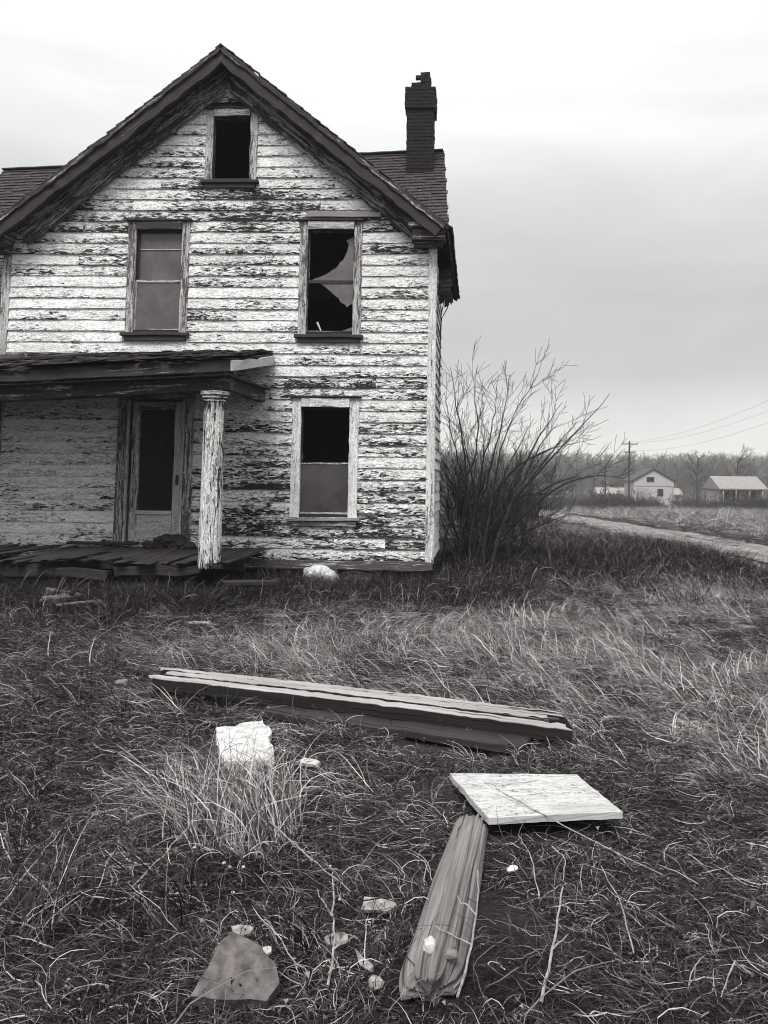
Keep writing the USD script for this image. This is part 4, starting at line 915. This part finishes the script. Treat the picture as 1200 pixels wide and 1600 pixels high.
for sd, zl, zh, de, sc in ((1, 1.9, 4.6, 130, .85), (2, 4.6, 8.0, 100, .95), (3, 8.0, 14.0, 75, 1.0), (4, 14.0, 24.0, 30, 1.4), (5, 24.0, 46.0, 9, 2.1)):
    x, y = view_points(sd, zl, zh, de); ok = allowed(x, y, sd); x, y = x[ok], y[ok]
    r = np.random.default_rng(sd + 50); pw, dw = pale_w(x, y), dark_w(x, y); u = r.random(len(x))
    kind = np.where(u < pw * .8, 1, np.where(u < pw * .8 + dw * .85, 2, 0)); s = sc * r.uniform(.7, 1.25, len(x))
    # thin the litter a little so that dark gaps stay between the tufts
    gap = meshkit.fbm(np.stack([x * 2.2, y * 2.2, x * 0], -1), 2, 77); keepm = r.random(len(x)) < np.clip(.25 + (gap - .25) * 2.4, .22, 1.0)
    P = np.stack([x, y, ground_z(x, y), s, flow(x, y) + r.normal(0, .6, len(x))], 1)
    for k, nm in enumerate(('straw', 'pale', 'dark')):
        sel = (kind == k) & (keepm | (kind == 1)); lots[nm][0].append(P[sel])
L_ = {k: np.concatenate(v[0]) for k, v in lots.items()}
for nm, protos, mat, label, cat in (('straw', MAT + LITTER[:6] + LONG, STRAW, 'matted dry grass lying in swirls over the whole yard', 'dry grass'), ('pale', COMB + MAT[:2], PALE, 'pale combed straw in light patches of the yard', 'straw'), ('dark', LITTER + MAT[2:5] + UP[:1], DARKW, 'dark dead weeds tangled along the house front', 'weeds')):
    q = L_[nm]; pr = scatter({'straw': 'matted_grass', 'pale': 'pale_straw', 'dark': 'dead_weeds'}[nm], protos, mat, q[:, :3], q[:, 4], q[:, 3]); meta(pr, label, cat, kind='stuff')
# taller growth against the foundation, by the bush and beside the road
r = np.random.default_rng(70); n = 900
x, y = r.uniform(-7.5, -2.3, n), -2.12 - np.abs(r.normal(0, .35, n))
pr = scatter('porch_weeds', UP, DARKW, np.stack([x, y, ground_z(x, y)], 1), r.uniform(0, 6.28, n), r.uniform(.55, 1.15, n)); meta(pr, 'dark weeds swallowing the front edge of the porch', 'weeds', kind='stuff')
r = np.random.default_rng(71); n = 900
x = r.uniform(-9, 1.6, n); y = -.12 - np.abs(r.normal(0, .75, n)); ok = ~((x < -2.7) & (y > -1.75)); x, y = x[ok], y[ok]
pr = scatter('tall_weeds', UP, DARKW, np.stack([x, y, ground_z(x, y)], 1), r.uniform(0, 6.28, len(x)), r.uniform(.5, 1.05, len(x))); meta(pr, 'tall dark weeds growing along the foundation of the house', 'weeds', kind='stuff')
n = 1500; x = np.concatenate([r.normal(4.4, 1.2, n // 2), r.uniform(.3, 3.4, n // 2)]); y = np.concatenate([r.normal(5.2, 2.6, n // 2), r.normal(3.2, 1.6, n // 2)]); ok = allowed(x, y, 3); x, y = x[ok], y[ok]
pr = scatter('roadside_weeds', UP, DARKW, np.stack([x, y, ground_z(x, y)], 1), r.uniform(0, 6.28, len(x)), r.uniform(.7, 1.5, len(x))); meta(pr, 'dark ragged weeds between the bare bush and the dirt road', 'weeds', kind='stuff')
n = 1500; x = r.uniform(11, 34, n); y = r.uniform(14, 100, n); ok = (x > road_x(y) + 2.2); x, y = x[ok], y[ok]
pr = scatter('straw_field', COMB, PALE, np.stack([x, y, ground_z(x, y)], 1), r.uniform(0, 6.28, len(x)), r.uniform(3, 5.5, len(x))); meta(pr, 'pale straw field beyond the dirt road in front of the far house', 'straw', kind='stuff')

PALEST = blade_material('bleached_sheaf', [(0, .025), (.4, .09), (.75, .27), (1, .58)])
def leaf_tuft(seed):
    rr = np.random.default_rng(seed); V, F = [], []
    for k in range(26):
        a, q = rr.uniform(0, 6.28), .32 * math.sqrt(rr.random()); c = np.array([q * math.cos(a), q * math.sin(a), rr.uniform(.015, .07)]); d = rr.normal(0, 1, 3) * [1, 1, .35]; d *= rr.uniform(.005, .013) / np.linalg.norm(d)
        e = np.cross(d, [rr.normal(0, .3), rr.normal(0, .3), 1]) * rr.uniform(.4, .75); u = np.array([0, 0, rr.uniform(-.008, .012)])
        V += [c - d, c - d * .2 + e + u, c + d, c - d * .1 - e + u, c]; F += [[5 * k, 5 * k + 1, 5 * k + 4], [5 * k + 1, 5 * k + 2, 5 * k + 4], [5 * k + 2, 5 * k + 3, 5 * k + 4], [5 * k + 3, 5 * k, 5 * k + 4]]
    return np.array(V), np.array(F)
LEAFM = blade_material('dead_leaf', [(0, .015), (.6, .05), (.85, .11), (1, .24)])
x, y = view_points(91, 1.9, 9.0, 16); ok = allowed(x, y, 91); x, y = x[ok], y[ok]; r = np.random.default_rng(92)
pr = scatter('leaf_litter', [leaf_tuft(700 + i) for i in range(5)], LEAFM, np.stack([x, y, ground_z(x, y)], 1), r.uniform(0, 6.28, len(x)), r.uniform(.7, 1.2, len(x))); meta(pr, 'dead leaves caught in the matted grass of the yard', 'leaves', kind='stuff')
def clump(x, y, seed, n, rad, L, el, spread, heading, mat, label, width=.0046):
    v, f = blades(seed, n, rad, L, width, el, spread, .5, 8, heading, .9)
    o = obj('grass_clump', MB().add(v, f), mat, label=label, cat='grass clump', loc=(x, y, gz(x, y))); tone(o.path, v, f)
clump(-.24, -8.36, 400, 1300, .27, .46, 50, .42, 2.25, PALEST, 'big sheaf of pale standing grass leaning back, left of the log', .0042)
clump(-.58, -8.15, 401, 260, .16, .42, 50, .5, 2.6, STRAW, 'loose straw clump just left of the big pale sheaf')
clump(-.42, -7.68, 405, 90, .13, .17, 55, .8, 1.6, STRAW, 'short grass pressed against the near side of the bright white block', .0035)
clump(1.2, -8.47, 406, 110, .2, .15, 50, .9, 1.6, STRAW, 'short grass along the near edge of the pale board', .0035)
clump(1.05, -4.9, 402, 260, .30, .50, 48, .4, 2.3, PALEST, 'swept pale grass clump in the bright patch behind the timber', .0055)
clump(2.1, -5.3, 403, 240, .30, .45, 45, .5, 2.5, PALEST, 'low pale grass clump right of the bright patch behind the timber', .0055)
clump(-.75, -9.15, 404, 120, .14, .45, 62, .9, 1.2, STRAW, 'thin straw clump at the lower left corner of the yard')
# sticks, dead stalks
STALK = noise_material('pale_stalk', .10, .38, 40.0, bump=.1)
def stick(pts, r0, label, branches=(), mat=STALK, lift=.05, name='dead_stalk', cat='stalk', group=None):
    pts = [np.array([p[0], p[1], gz(p[0], p[1]) + lift + (p[2] if len(p) > 2 else 0)]) for p in pts]
    t = np.linspace(0, len(pts) - 1, 12); P = np.stack([np.interp(t, np.arange(len(pts)), [p[k] for p in pts]) for k in range(3)], 1); rr = np.random.default_rng(int(abs(pts[0][0]) * 1e4) % 9999)
    P[1:-1] += rr.normal(0, .0025, (10, 3)); o = P[0].copy(); m = MB().add(*tube(P - o, np.linspace(r0 * .8, r0 * .4, 12), 5))
    for at, d, L in branches:
        a = P[int(at * 11)]; d = np.array(d, float); q = np.stack([a + d * L * s_ + rr.normal(0, .004, 3) * s_ for s_ in np.linspace(0, 1, 6)]); m.add(*tube(q - o, np.linspace(r0 * .7, r0 * .3, 6), 4))
    obj(name, m, mat, label=label, cat=cat, group=group, loc=o)
stick([(.35, -9.46), (.335, -9.25, .03), (.30, -9.1, .06), (.275, -8.98, .12)], .0055, 'upright forked pale stalk between the stone slab and the log', [(.55, (-.5, .35, .5), .14), (.3, (.6, .4, .25), .10)], lift=.03)
stick([(.99, -9.46), (1.04, -9.3, .06), (1.09, -9.12, .15)], .0065, 'thick pale stalk leaning right, right of the log foot', [(.5, (.7, .2, .5), .08)], lift=.02)
stick([(1.31, -9.22), (1.30, -9.05, .08), (1.25, -8.92, .14)], .004, 'bent thin stalk at the lower right of the yard', lift=.03)
stick([(.88, -8.18, .06), (1.18, -8.50, .05), (1.50, -8.80, .03)], .0045, 'long straight straw running right from under the pale board', lift=.05)
stick([(-.1, -8.42, .04), (.12, -8.70, .03), (.34, -8.96, .02)], .0045, 'long straight straw lying left of the pointed wood chip', lift=.05)
stick([(.74, -9.46), (.78, -9.32, .05), (.80, -9.2, .14), (.80, -9.12, .18)], .005, 'forked stalk rising across the foot of the log', [(.45, (-.9, .1, .3), .14), (.6, (-.6, .5, .3), .1)], lift=.02)
stick([(1.10, -8.62, .05), (1.14, -8.72, .05), (1.12, -8.86, .03)], .004, 'crooked twig below the pale board', lift=.04)
stick([(1.02, -8.98, .03), (1.0, -8.82, .12), (.96, -8.74, .15)], .0035, 'thin dark stalk right of the middle of the log', lift=.02)
stick([(-.48, -8.92), (-.42, -8.66, .05), (-.36, -8.42, .12)], .004, 'knotty pale stalk leaning left of the big sheaf', [(.5, (.5, .3, .3), .07), (.75, (-.4, .4, .3), .06)], lift=.03)
stick([(1.65, -9.35), (1.58, -9.38, .06), (1.52, -9.46, .0)], .005, 'curved pale stalk in the lower right corner', lift=.04)
stick([(-.9, -9.2), (-.86, -9.0, .09), (-.80, -8.85, .2)], .004, 'branched stalk at the left edge of the yard', [(.5, (-.5, .2, .5), .1), (.6, (.5, .2, .6), .1)], lift=.02)

# ------------------------------------------------------------------ the bare bush
def branch(m, p, d, L, r0, depth, rng, up=.25, steps=7, nkids=(3, 6), mind=.0022):
    P = [np.array(p, float)]; d = np.array(d, float) / np.linalg.norm(d); dirs = [d]
    for s in range(steps):
        d = d + rng.normal(0, .11, 3) + np.array([0, 0, up * .16]); d /= np.linalg.norm(d); P.append(P[-1] + d * L / steps); dirs.append(d)
    m.add(*tube(P, np.maximum(np.linspace(r0, r0 * .35, len(P)), mind), 5 if r0 > .01 else 3))
    if depth == 0: return
    kids(m, P, dirs, L, r0, depth, rng, up, nkids, mind)
def kids(m, P, dirs, L, r0, depth, rng, up, nk, mind, lo=.3):
    for k in range(rng.integers(*nk)):
        t = rng.uniform(lo, .97) * (len(P) - 1); i = int(t); q = P[i] + (P[min(i + 1, len(P) - 1)] - P[i]) * (t - i); d = dirs[i]
        n = rng.normal(0, 1, 3); n -= d * (n @ d); n /= np.linalg.norm(n) + 1e-9; a = rng.uniform(.35, .95)
        branch(m, q, d * math.cos(a) + n * math.sin(a), L * rng.uniform(.22, .5), max(r0 * (1 - .6 * t / len(P)) * .6, mind), depth - 1, rng, up, 5, (2, 5), mind)
BUSHM = noise_material('dark_twig_bark', .014, .05, 30.0, bump=.1)
bush = thing('bare_bush', (1.0, 2.5, gz(1.0, 2.5)), 'large leafless bush with long stems arching right beside the house corner', 'bush')
STEMS = [[(775, 868), (805, 800), (850, 740), (905, 670), (945, 617)], [(765, 868), (790, 790), (820, 720), (850, 670), (880, 625)], [(755, 868), (775, 780), (785, 700), (793, 640), (797, 578)], [(750, 868), (765, 770), (780, 690), (810, 630), (835, 590)],
         [(740, 868), (745, 780), (735, 700), (715, 640), (702, 572)], [(730, 868), (725, 770), (705, 690), (697, 622)], [(765, 868), (830, 800), (880, 752), (930, 738), (962, 745)], [(770, 868), (790, 800), (840, 762), (890, 742), (920, 744)], [(745, 868), (765, 790), (800, 730), (855, 700), (895, 692)],
         [(785, 868), (850, 818), (892, 797)], [(735, 868), (750, 740), (770, 660), (776, 602)], [(720, 868), (740, 760), (760, 700), (746, 630), (741, 592)], [(760, 868), (785, 800), (815, 745), (835, 700), (868, 662)], [(738, 868), (756, 800), (760, 730), (755, 660)], [(752, 868), (780, 810), (800, 770), (850, 770), (880, 768)],
         [(768, 868), (778, 790), (800, 720), (830, 655)], [(728, 868), (735, 790), (728, 720), (722, 670)], [(758, 868), (800, 790), (850, 725), (872, 690), (905, 655)]]
STEM_XZ = [[(.79 + (a - 747) * 14.5 / 1260, 1.55 - (b - 751) * 14.5 / 1260) for a, b in s] for s in STEMS]
rb = np.random.default_rng(88)
for si, s in enumerate(STEM_XZ):
    s = [(p[0] + ((si * 5) % 9 - 5.2) * .085 * (1 - k_ / (len(s) - 1)) ** 1.5, p[1]) for k_, p in enumerate(s)]
    y0 = 2.5 + rb.normal(0, .25); lean = rb.normal(0, .5); n = 14; t = np.linspace(0, len(s) - 1, n); k = np.arange(len(s))
    X, Zz = np.interp(t, k, [p[0] for p in s]), np.interp(t, k, [p[1] for p in s])
    for _ in range(2): X[1:-1] = (X[:-2] + 2 * X[1:-1] + X[2:]) / 4; Zz[1:-1] = (Zz[:-2] + 2 * Zz[1:-1] + Zz[2:]) / 4
    P = np.stack([X + rb.normal(0, .012, n), y0 + lean * np.linspace(0, 1, n) ** 1.5 + rb.normal(0, .012, n), Zz], 1); P[0, 2] = gz(P[0, 0], P[0, 1]) - .05
    m = MB(); r0 = rb.uniform(.020, .038); m.add(*tube(P, np.linspace(r0, .004, n), 6)); dirs = np.gradient(P, axis=0); dirs /= np.linalg.norm(dirs, axis=1, keepdims=True)
    kids(m, list(P), list(dirs), 1.9, .011, 2, rb, .35, (11, 16), .0036, lo=.16)
    obj('stem', m, BUSHM, bush)
thick = thing('bramble_thicket', (.95, 3.6, gz(.95, 3.6)), 'dense dark tangle of twigs behind the bare bush, against the house side', 'thicket')
for q in range(4):
    m = MB()
    for _ in range(34):
        p = (rb.uniform(.28, .9) + 1.2 * rb.random() ** 2.5, rb.uniform(2.7, 5.2), 0); p = (p[0], p[1], gz(p[0], p[1]) - .05)
        branch(m, p, (rb.normal(.12, .45), rb.normal(0, .3), 1), rb.uniform(1.2, 2.7) * (1.15 - .25 * p[0]), .010, 2, rb, .2, 7, (6, 9), .0034)
    obj('tangle', m, BUSHM, thick, kind='stuff')

# ------------------------------------------------------------------ far side of the road
WHITEW = noise_material('faded_white_clapboard', .26, .46, 6.0, stretch=(.3, .3, 6), bump=.2)
GREYW = noise_material('grey_boarding', .20, .36, 6.0, stretch=(5, 5, .4), bump=.2)
FROOF = plain('dark_felt_roof', .05); VOID = plain('dark_opening', .012)
PALEROOF = noise_material('pale_tin_roof', .16, .26, 3.0)
fh = thing('far_house', (31.3, 134.0, gz(31.3, 130)), 'small pale gabled house across the road by the taller pole', 'house')
fx0, fx1, fy, fzb, fe, fa = 27.85, 34.8, 130.0, -3.0, 2.0, 3.95; fc = (fx0 + fx1) / 2
gp = Polygon([(fx0, fzb), (fx1, fzb), (fx1, fe), (fc, fa), (fx0, fe)]); v, f = wall_sheet(gp, fy, fy + 9); obj('wall', MB().add(v, f[:, ::-1]), WHITEW, fh)
for s in (-1, 1):
    x1 = fc + s * (fx1 - fc + .35); sl = (fa - fe) / (fx1 - fc)
    V = [(x, y, fa + .02 - sl * abs(x - fc) + q) for x in (fc, x1) for y in (fy - .3, fy + 9.3) for q in (0, .18)]; obj('roof', MB().tm(trimesh.convex.convex_hull(np.array(V))), FROOF, fh)
def fwin(par, x0, x1, z0, z1, y=fy):
    w = thing('window', None, parent=par); fr = MB()
    for a in ((x0 - .1, z0 - .1, x0, z1 + .1), (x1, z0 - .1, x1 + .1, z1 + .1), (x0, z1, x1, z1 + .1), (x0, z0 - .1, x1, z0)): fr.box((a[0], y - .06, a[1]), (a[2], y + .02, a[3]))
    obj('frame', fr, WHITEW, w); obj('pane', MB().box((x0, y - .02, z0), (x1, y - .005, z1)), VOID, w)
fwin(fh, 30.1, 31.4, 1.75, 2.6); fwin(fh, 31.95, 32.95, -.75, .55)
obj('trim_band', MB().box((fx0, fy - .05, .98), (fx1, fy - .004, 1.16)), GREYW, fh); obj('door', MB().box((28.35, fy - .05, -2.6), (30.4, fy - .003, .62)), GREYW, fh); obj('corner_board', MB().box((fx1 - .35, fy - .05, -2.6), (fx1 - .05, fy - .003, .95)), GREYW, fh)
sd = thing('low_shed', (31.5, 149, gz(31.5, 145)), 'long low pale shed partly hidden behind the small far house', 'shed')
obj('wall', MB().box((24.0, 145, -3.3), (39.8, 151, -.7)), GREYW, sd)
obj('roof', MB().tm(trimesh.convex.convex_hull(np.array([(x, y, z) for x in (23.7, 40.1) for y, z in ((144.6, -.72), (144.6, -.60), (148, .62), (151.5, -.6))]))), PALEROOF, sd)
fwin(sd, 26.2, 27.2, -1.9, -1.1, 145)
ct = thing('far_cottage', (38.5, 110, gz(38.5, 106)), 'pale cottage with a post porch at the right edge, beyond the road', 'cottage')
cx0, cx1, cy_ = 35.3, 41.3, 105.0
obj('wall', MB().box((cx0, cy_, -2.8), (cx1, cy_ + 7, 1.0)), WHITEW, ct)
obj('roof', MB().tm(trimesh.convex.convex_hull(np.array([(x, y, z) for x in (cx0 - .4, cx1 + .4) for y, z in ((cy_ - 1.2, .75), (cy_ - 1.2, .9), (cy_ + 3.5, 2.7), (cy_ + 7.5, .9))]))), PALEROOF, ct)
for x in (35.5, 37.3, 39.2, 41.0): obj('porch_post', MB().box((x - .08, cy_ - 1.05, -1.6), (x + .08, cy_ - .9, .8)), WHITEW, ct)
obj('porch_floor', MB().box((cx0, cy_ - 1.2, -1.8), (cx1, cy_ - .004, -1.6)), GREYW, ct)
fwin(ct, 35.8, 36.7, -.9, .4, cy_); fwin(ct, 39.4, 40.4, -.9, .4, cy_)
obj('door', MB().box((37.1, cy_ - .04, -1.6), (38.0, cy_ - .003, .45)), VOID, ct)
# utility poles with a crossarm, and their wires
def pole(x, y, h, label, lean=0.0):
    b = gz(x, y); t = thing('utility_pole', (x, y, b), label, 'utility pole'); obj('mast', MB().add(*tube([(x, y, b - .3), (x + lean * .5, y, b + h / 2), (x + lean, y, b + h)], [.17, .15, .12], 8)), BARK, t)
    for z, w in ((h - .5, 1.2), (h - 1.7, .8)):
        obj('crossarm', MB().box((x + lean - w, y - .25, b + z), (x + lean + w, y - .13, b + z + .13)), BARK, t)
        for s in (-.9, .9): obj('insulator', MB().add(*tube([(x + lean + s * w, y - .19, b + z + .13), (x + lean + s * w, y - .19, b + z + .33)], .05, 6)), STONE, t)
    return x + lean, y, b + h
p1 = pole(22.9, 108, 10.4, 'tall utility pole standing left of the small far house', .2)
p2 = pole(26.5, 49, 10.6, 'utility pole near the road beyond the right edge, end of the wires')
for i, (dx, dz) in enumerate(((-1.05, -.2), (1.05, -.2), (.7, -1.4))):
    a, b = np.array([p1[0] + dx, p1[1] - .2, p1[2] + dz]), np.array([p2[0] + dx, p2[1] - .2, p2[2] + dz]); t = np.linspace(0, 1, 24)
    P = a + (b - a) * t[:, None]; P[:, 2] -= 1.1 * 4 * t * (1 - t)
    obj('power_line', MB().add(*tube(P - a, .009, 4)), IRON, label=['power line slung from the left end of the top crossarm', 'power line slung from the right end of the top crossarm', 'lowest power line, slung from the lower crossarm'][i], cat='power line', loc=a)
# leafless trees
def bare_tree(x, y, h, seed, label, spread=.6, group=None, r0=.16, nb=16, bark=BARK, up=.1):
    b = gz(x, y); t = thing('bare_tree', (x, y, b), label, 'tree', group); rr = np.random.default_rng(seed); n = 10
    P = np.stack([x + np.cumsum(rr.normal(0, .06, n)), y + np.cumsum(rr.normal(0, .06, n)), b - .2 + np.linspace(0, h, n)], 1); obj('trunk', MB().add(*tube(P, np.linspace(r0, .035, n), 6)), bark, t)
    m = MB()
    for k in range(nb):
        q = rr.uniform(.3, .98) * (n - 1); i = int(q); a = rr.uniform(0, 6.28); branch(m, P[i] + (P[min(i + 1, n - 1)] - P[i]) * (q - i), (math.cos(a), math.sin(a), rr.uniform(.2, .9)), h * rr.uniform(.18, .36) * spread, r0 * .35, 2, rr, .3, 6, (3, 6), .018)
    obj('crown', m, bark, t)
bare_tree(18.0, 98, 6.9, 5, 'thin pole-like bare tree left of the tall utility pole', .5, None, .16, 12)
bare_tree(37.6, 126, 9.4, 6, 'spreading bare tree between the small far house and the porch cottage', 1.0, None, .2, 20)
bare_tree(42.0, 118, 8.6, 7, 'bare tree rising behind the roof of the porch cottage', 1.0, None, .2, 20)
# dark scrub: one bush, copied
def scrub_parts(seed):
    rr = np.random.default_rng(seed); m = MB()
    for _ in range(26): branch(m, (rr.normal(0, .8), rr.normal(0, .8), -.1), (rr.normal(0, .5), rr.normal(0, .5), 1), rr.uniform(1.2, 2.4), .03, 2, rr, .1, 5, (3, 6), .016)
    V, F = [], []
    for k in range(700):
        a = rr.uniform(0, 6.28); q = 1.5 * math.sqrt(rr.random()); z = rr.uniform(.0, 1.7) * (1 - (q / 1.7) ** 2 * .6); p = np.array([q * math.cos(a), q * math.sin(a), z]); d, e = rr.normal(0, 1, 3), rr.normal(0, 1, 3); d *= .13 / np.linalg.norm(d); e *= .05 / np.linalg.norm(e)
        V += [p - d, p + e, p + d, p - e]; F.append([4 * k, 4 * k + 1, 4 * k + 2, 4 * k + 3])
    return m, MB().add(V, F)
SCRUBL = blade_material('dark_scrub_leaf', [(0, .02), (.7, .05), (1, .12)])
rr = np.random.default_rng(99); spots = []
for x0, x1, y0, y1, n in ((12.5, 26.5, 112, 140, 26), (35.0, 44, 116, 132, 14), (24.0, 27.5, 100, 112, 4), (32.5, 42, 98, 103, 12), (36.0, 41.5, 100, 103.2, 14), (14, 24, 84, 98, 8), (8, 14, 122, 150, 14)):
    for _ in range(n): spots.append((rr.uniform(x0, x1), rr.uniform(y0, y1), rr.uniform(.7, 1.45)))
first = None
for i, (x, y, s) in enumerate(spots):
    t = thing('scrub_bush', (x, y, gz(x, y)), 'dark leafless scrub bush in the belt beyond the dirt road', 'bush', 'scrub bushes beyond the road')
    x_ = UsdGeom.Xform(stage.GetPrimAtPath(t.path))
    if first is None:
        first = t; t.origin = np.zeros(3); a_, b_ = scrub_parts(3); obj('twigs', a_, BUSHM, t); o = obj('dead_leaves', b_, SCRUBL, t); tone(o.path, *b_.get()[:2])
    else:
        x_.GetPrim().GetReferences().AddInternalReference(first.path); x_.GetPrim().SetInstanceable(True)
        meta(x_.GetPrim(), 'dark leafless scrub bush in the belt beyond the dirt road', 'bush', 'scrub bushes beyond the road')
    if i: x_.ClearXformOpOrder(); x_.GetTranslateOp().Set(Gf.Vec3d(x, y, gz(x, y))) if x_.GetTranslateOp() else x_.AddTranslateOp().Set(Gf.Vec3d(x, y, gz(x, y)))
    if i: x_.SetXformOpOrder([x_.GetTranslateOp() if x_.GetTranslateOp() else x_.AddTranslateOp(), x_.AddRotateZOp(), x_.AddScaleOp()]); x_.GetRotateZOp().Set(float(rr.uniform(0, 360))); x_.GetScaleOp().Set(Gf.Vec3f(s, s, s * .9))
# woods on the hills
def far_tree(seed):
    rr = np.random.default_rng(seed); m = MB(); m.add(*tube([(0, 0, -.5), (rr.normal(0, .2), 0, 4), (rr.normal(0, .3), 0, 8.5)], [.25, .18, .08], 4))
    for k in range(15):
        z = rr.uniform(2.0, 7.5); a = rr.uniform(0, 6.28); branch(m, (0, 0, z), (math.cos(a), math.sin(a), rr.uniform(.4, 1.2)), rr.uniform(1.8, 3.6), .09, 1, rr, .3, 4, (3, 6), .05)
    return m.get()[:2]
TREEM = plain('far_bark', .028)
n = 3600; x = rr.uniform(-60, 330, n); y = 215 + 400 * rr.random(n) ** 1.2; ok = x < (y + 12) * .62 + 20; x, y = x[ok], y[ok]
pr = scatter('hill_woods', [far_tree(600 + i) for i in range(6)], TREEM, np.stack([x, y, ground_z(x, y)], 1), rr.uniform(0, 6.28, len(x)), rr.uniform(.45, 1.3, len(x))); meta(pr, 'leafless woods covering the distant hills', 'woods', kind='stuff')

# ------------------------------------------------------------------ air
HAZE = usdkit.material(stage, '/World/Looks/pale_haze', {'v': ('principled_volume', {'color': (.93, .93, .92), 'density': 0.0006, 'anisotropy': 0.1})}, [], volume='v.volume')
obj('haze', MB().tm(trimesh.creation.box(bounds=[(-950, -110, -8), (950, 1520, 60)])), HAZE, kind='stuff')
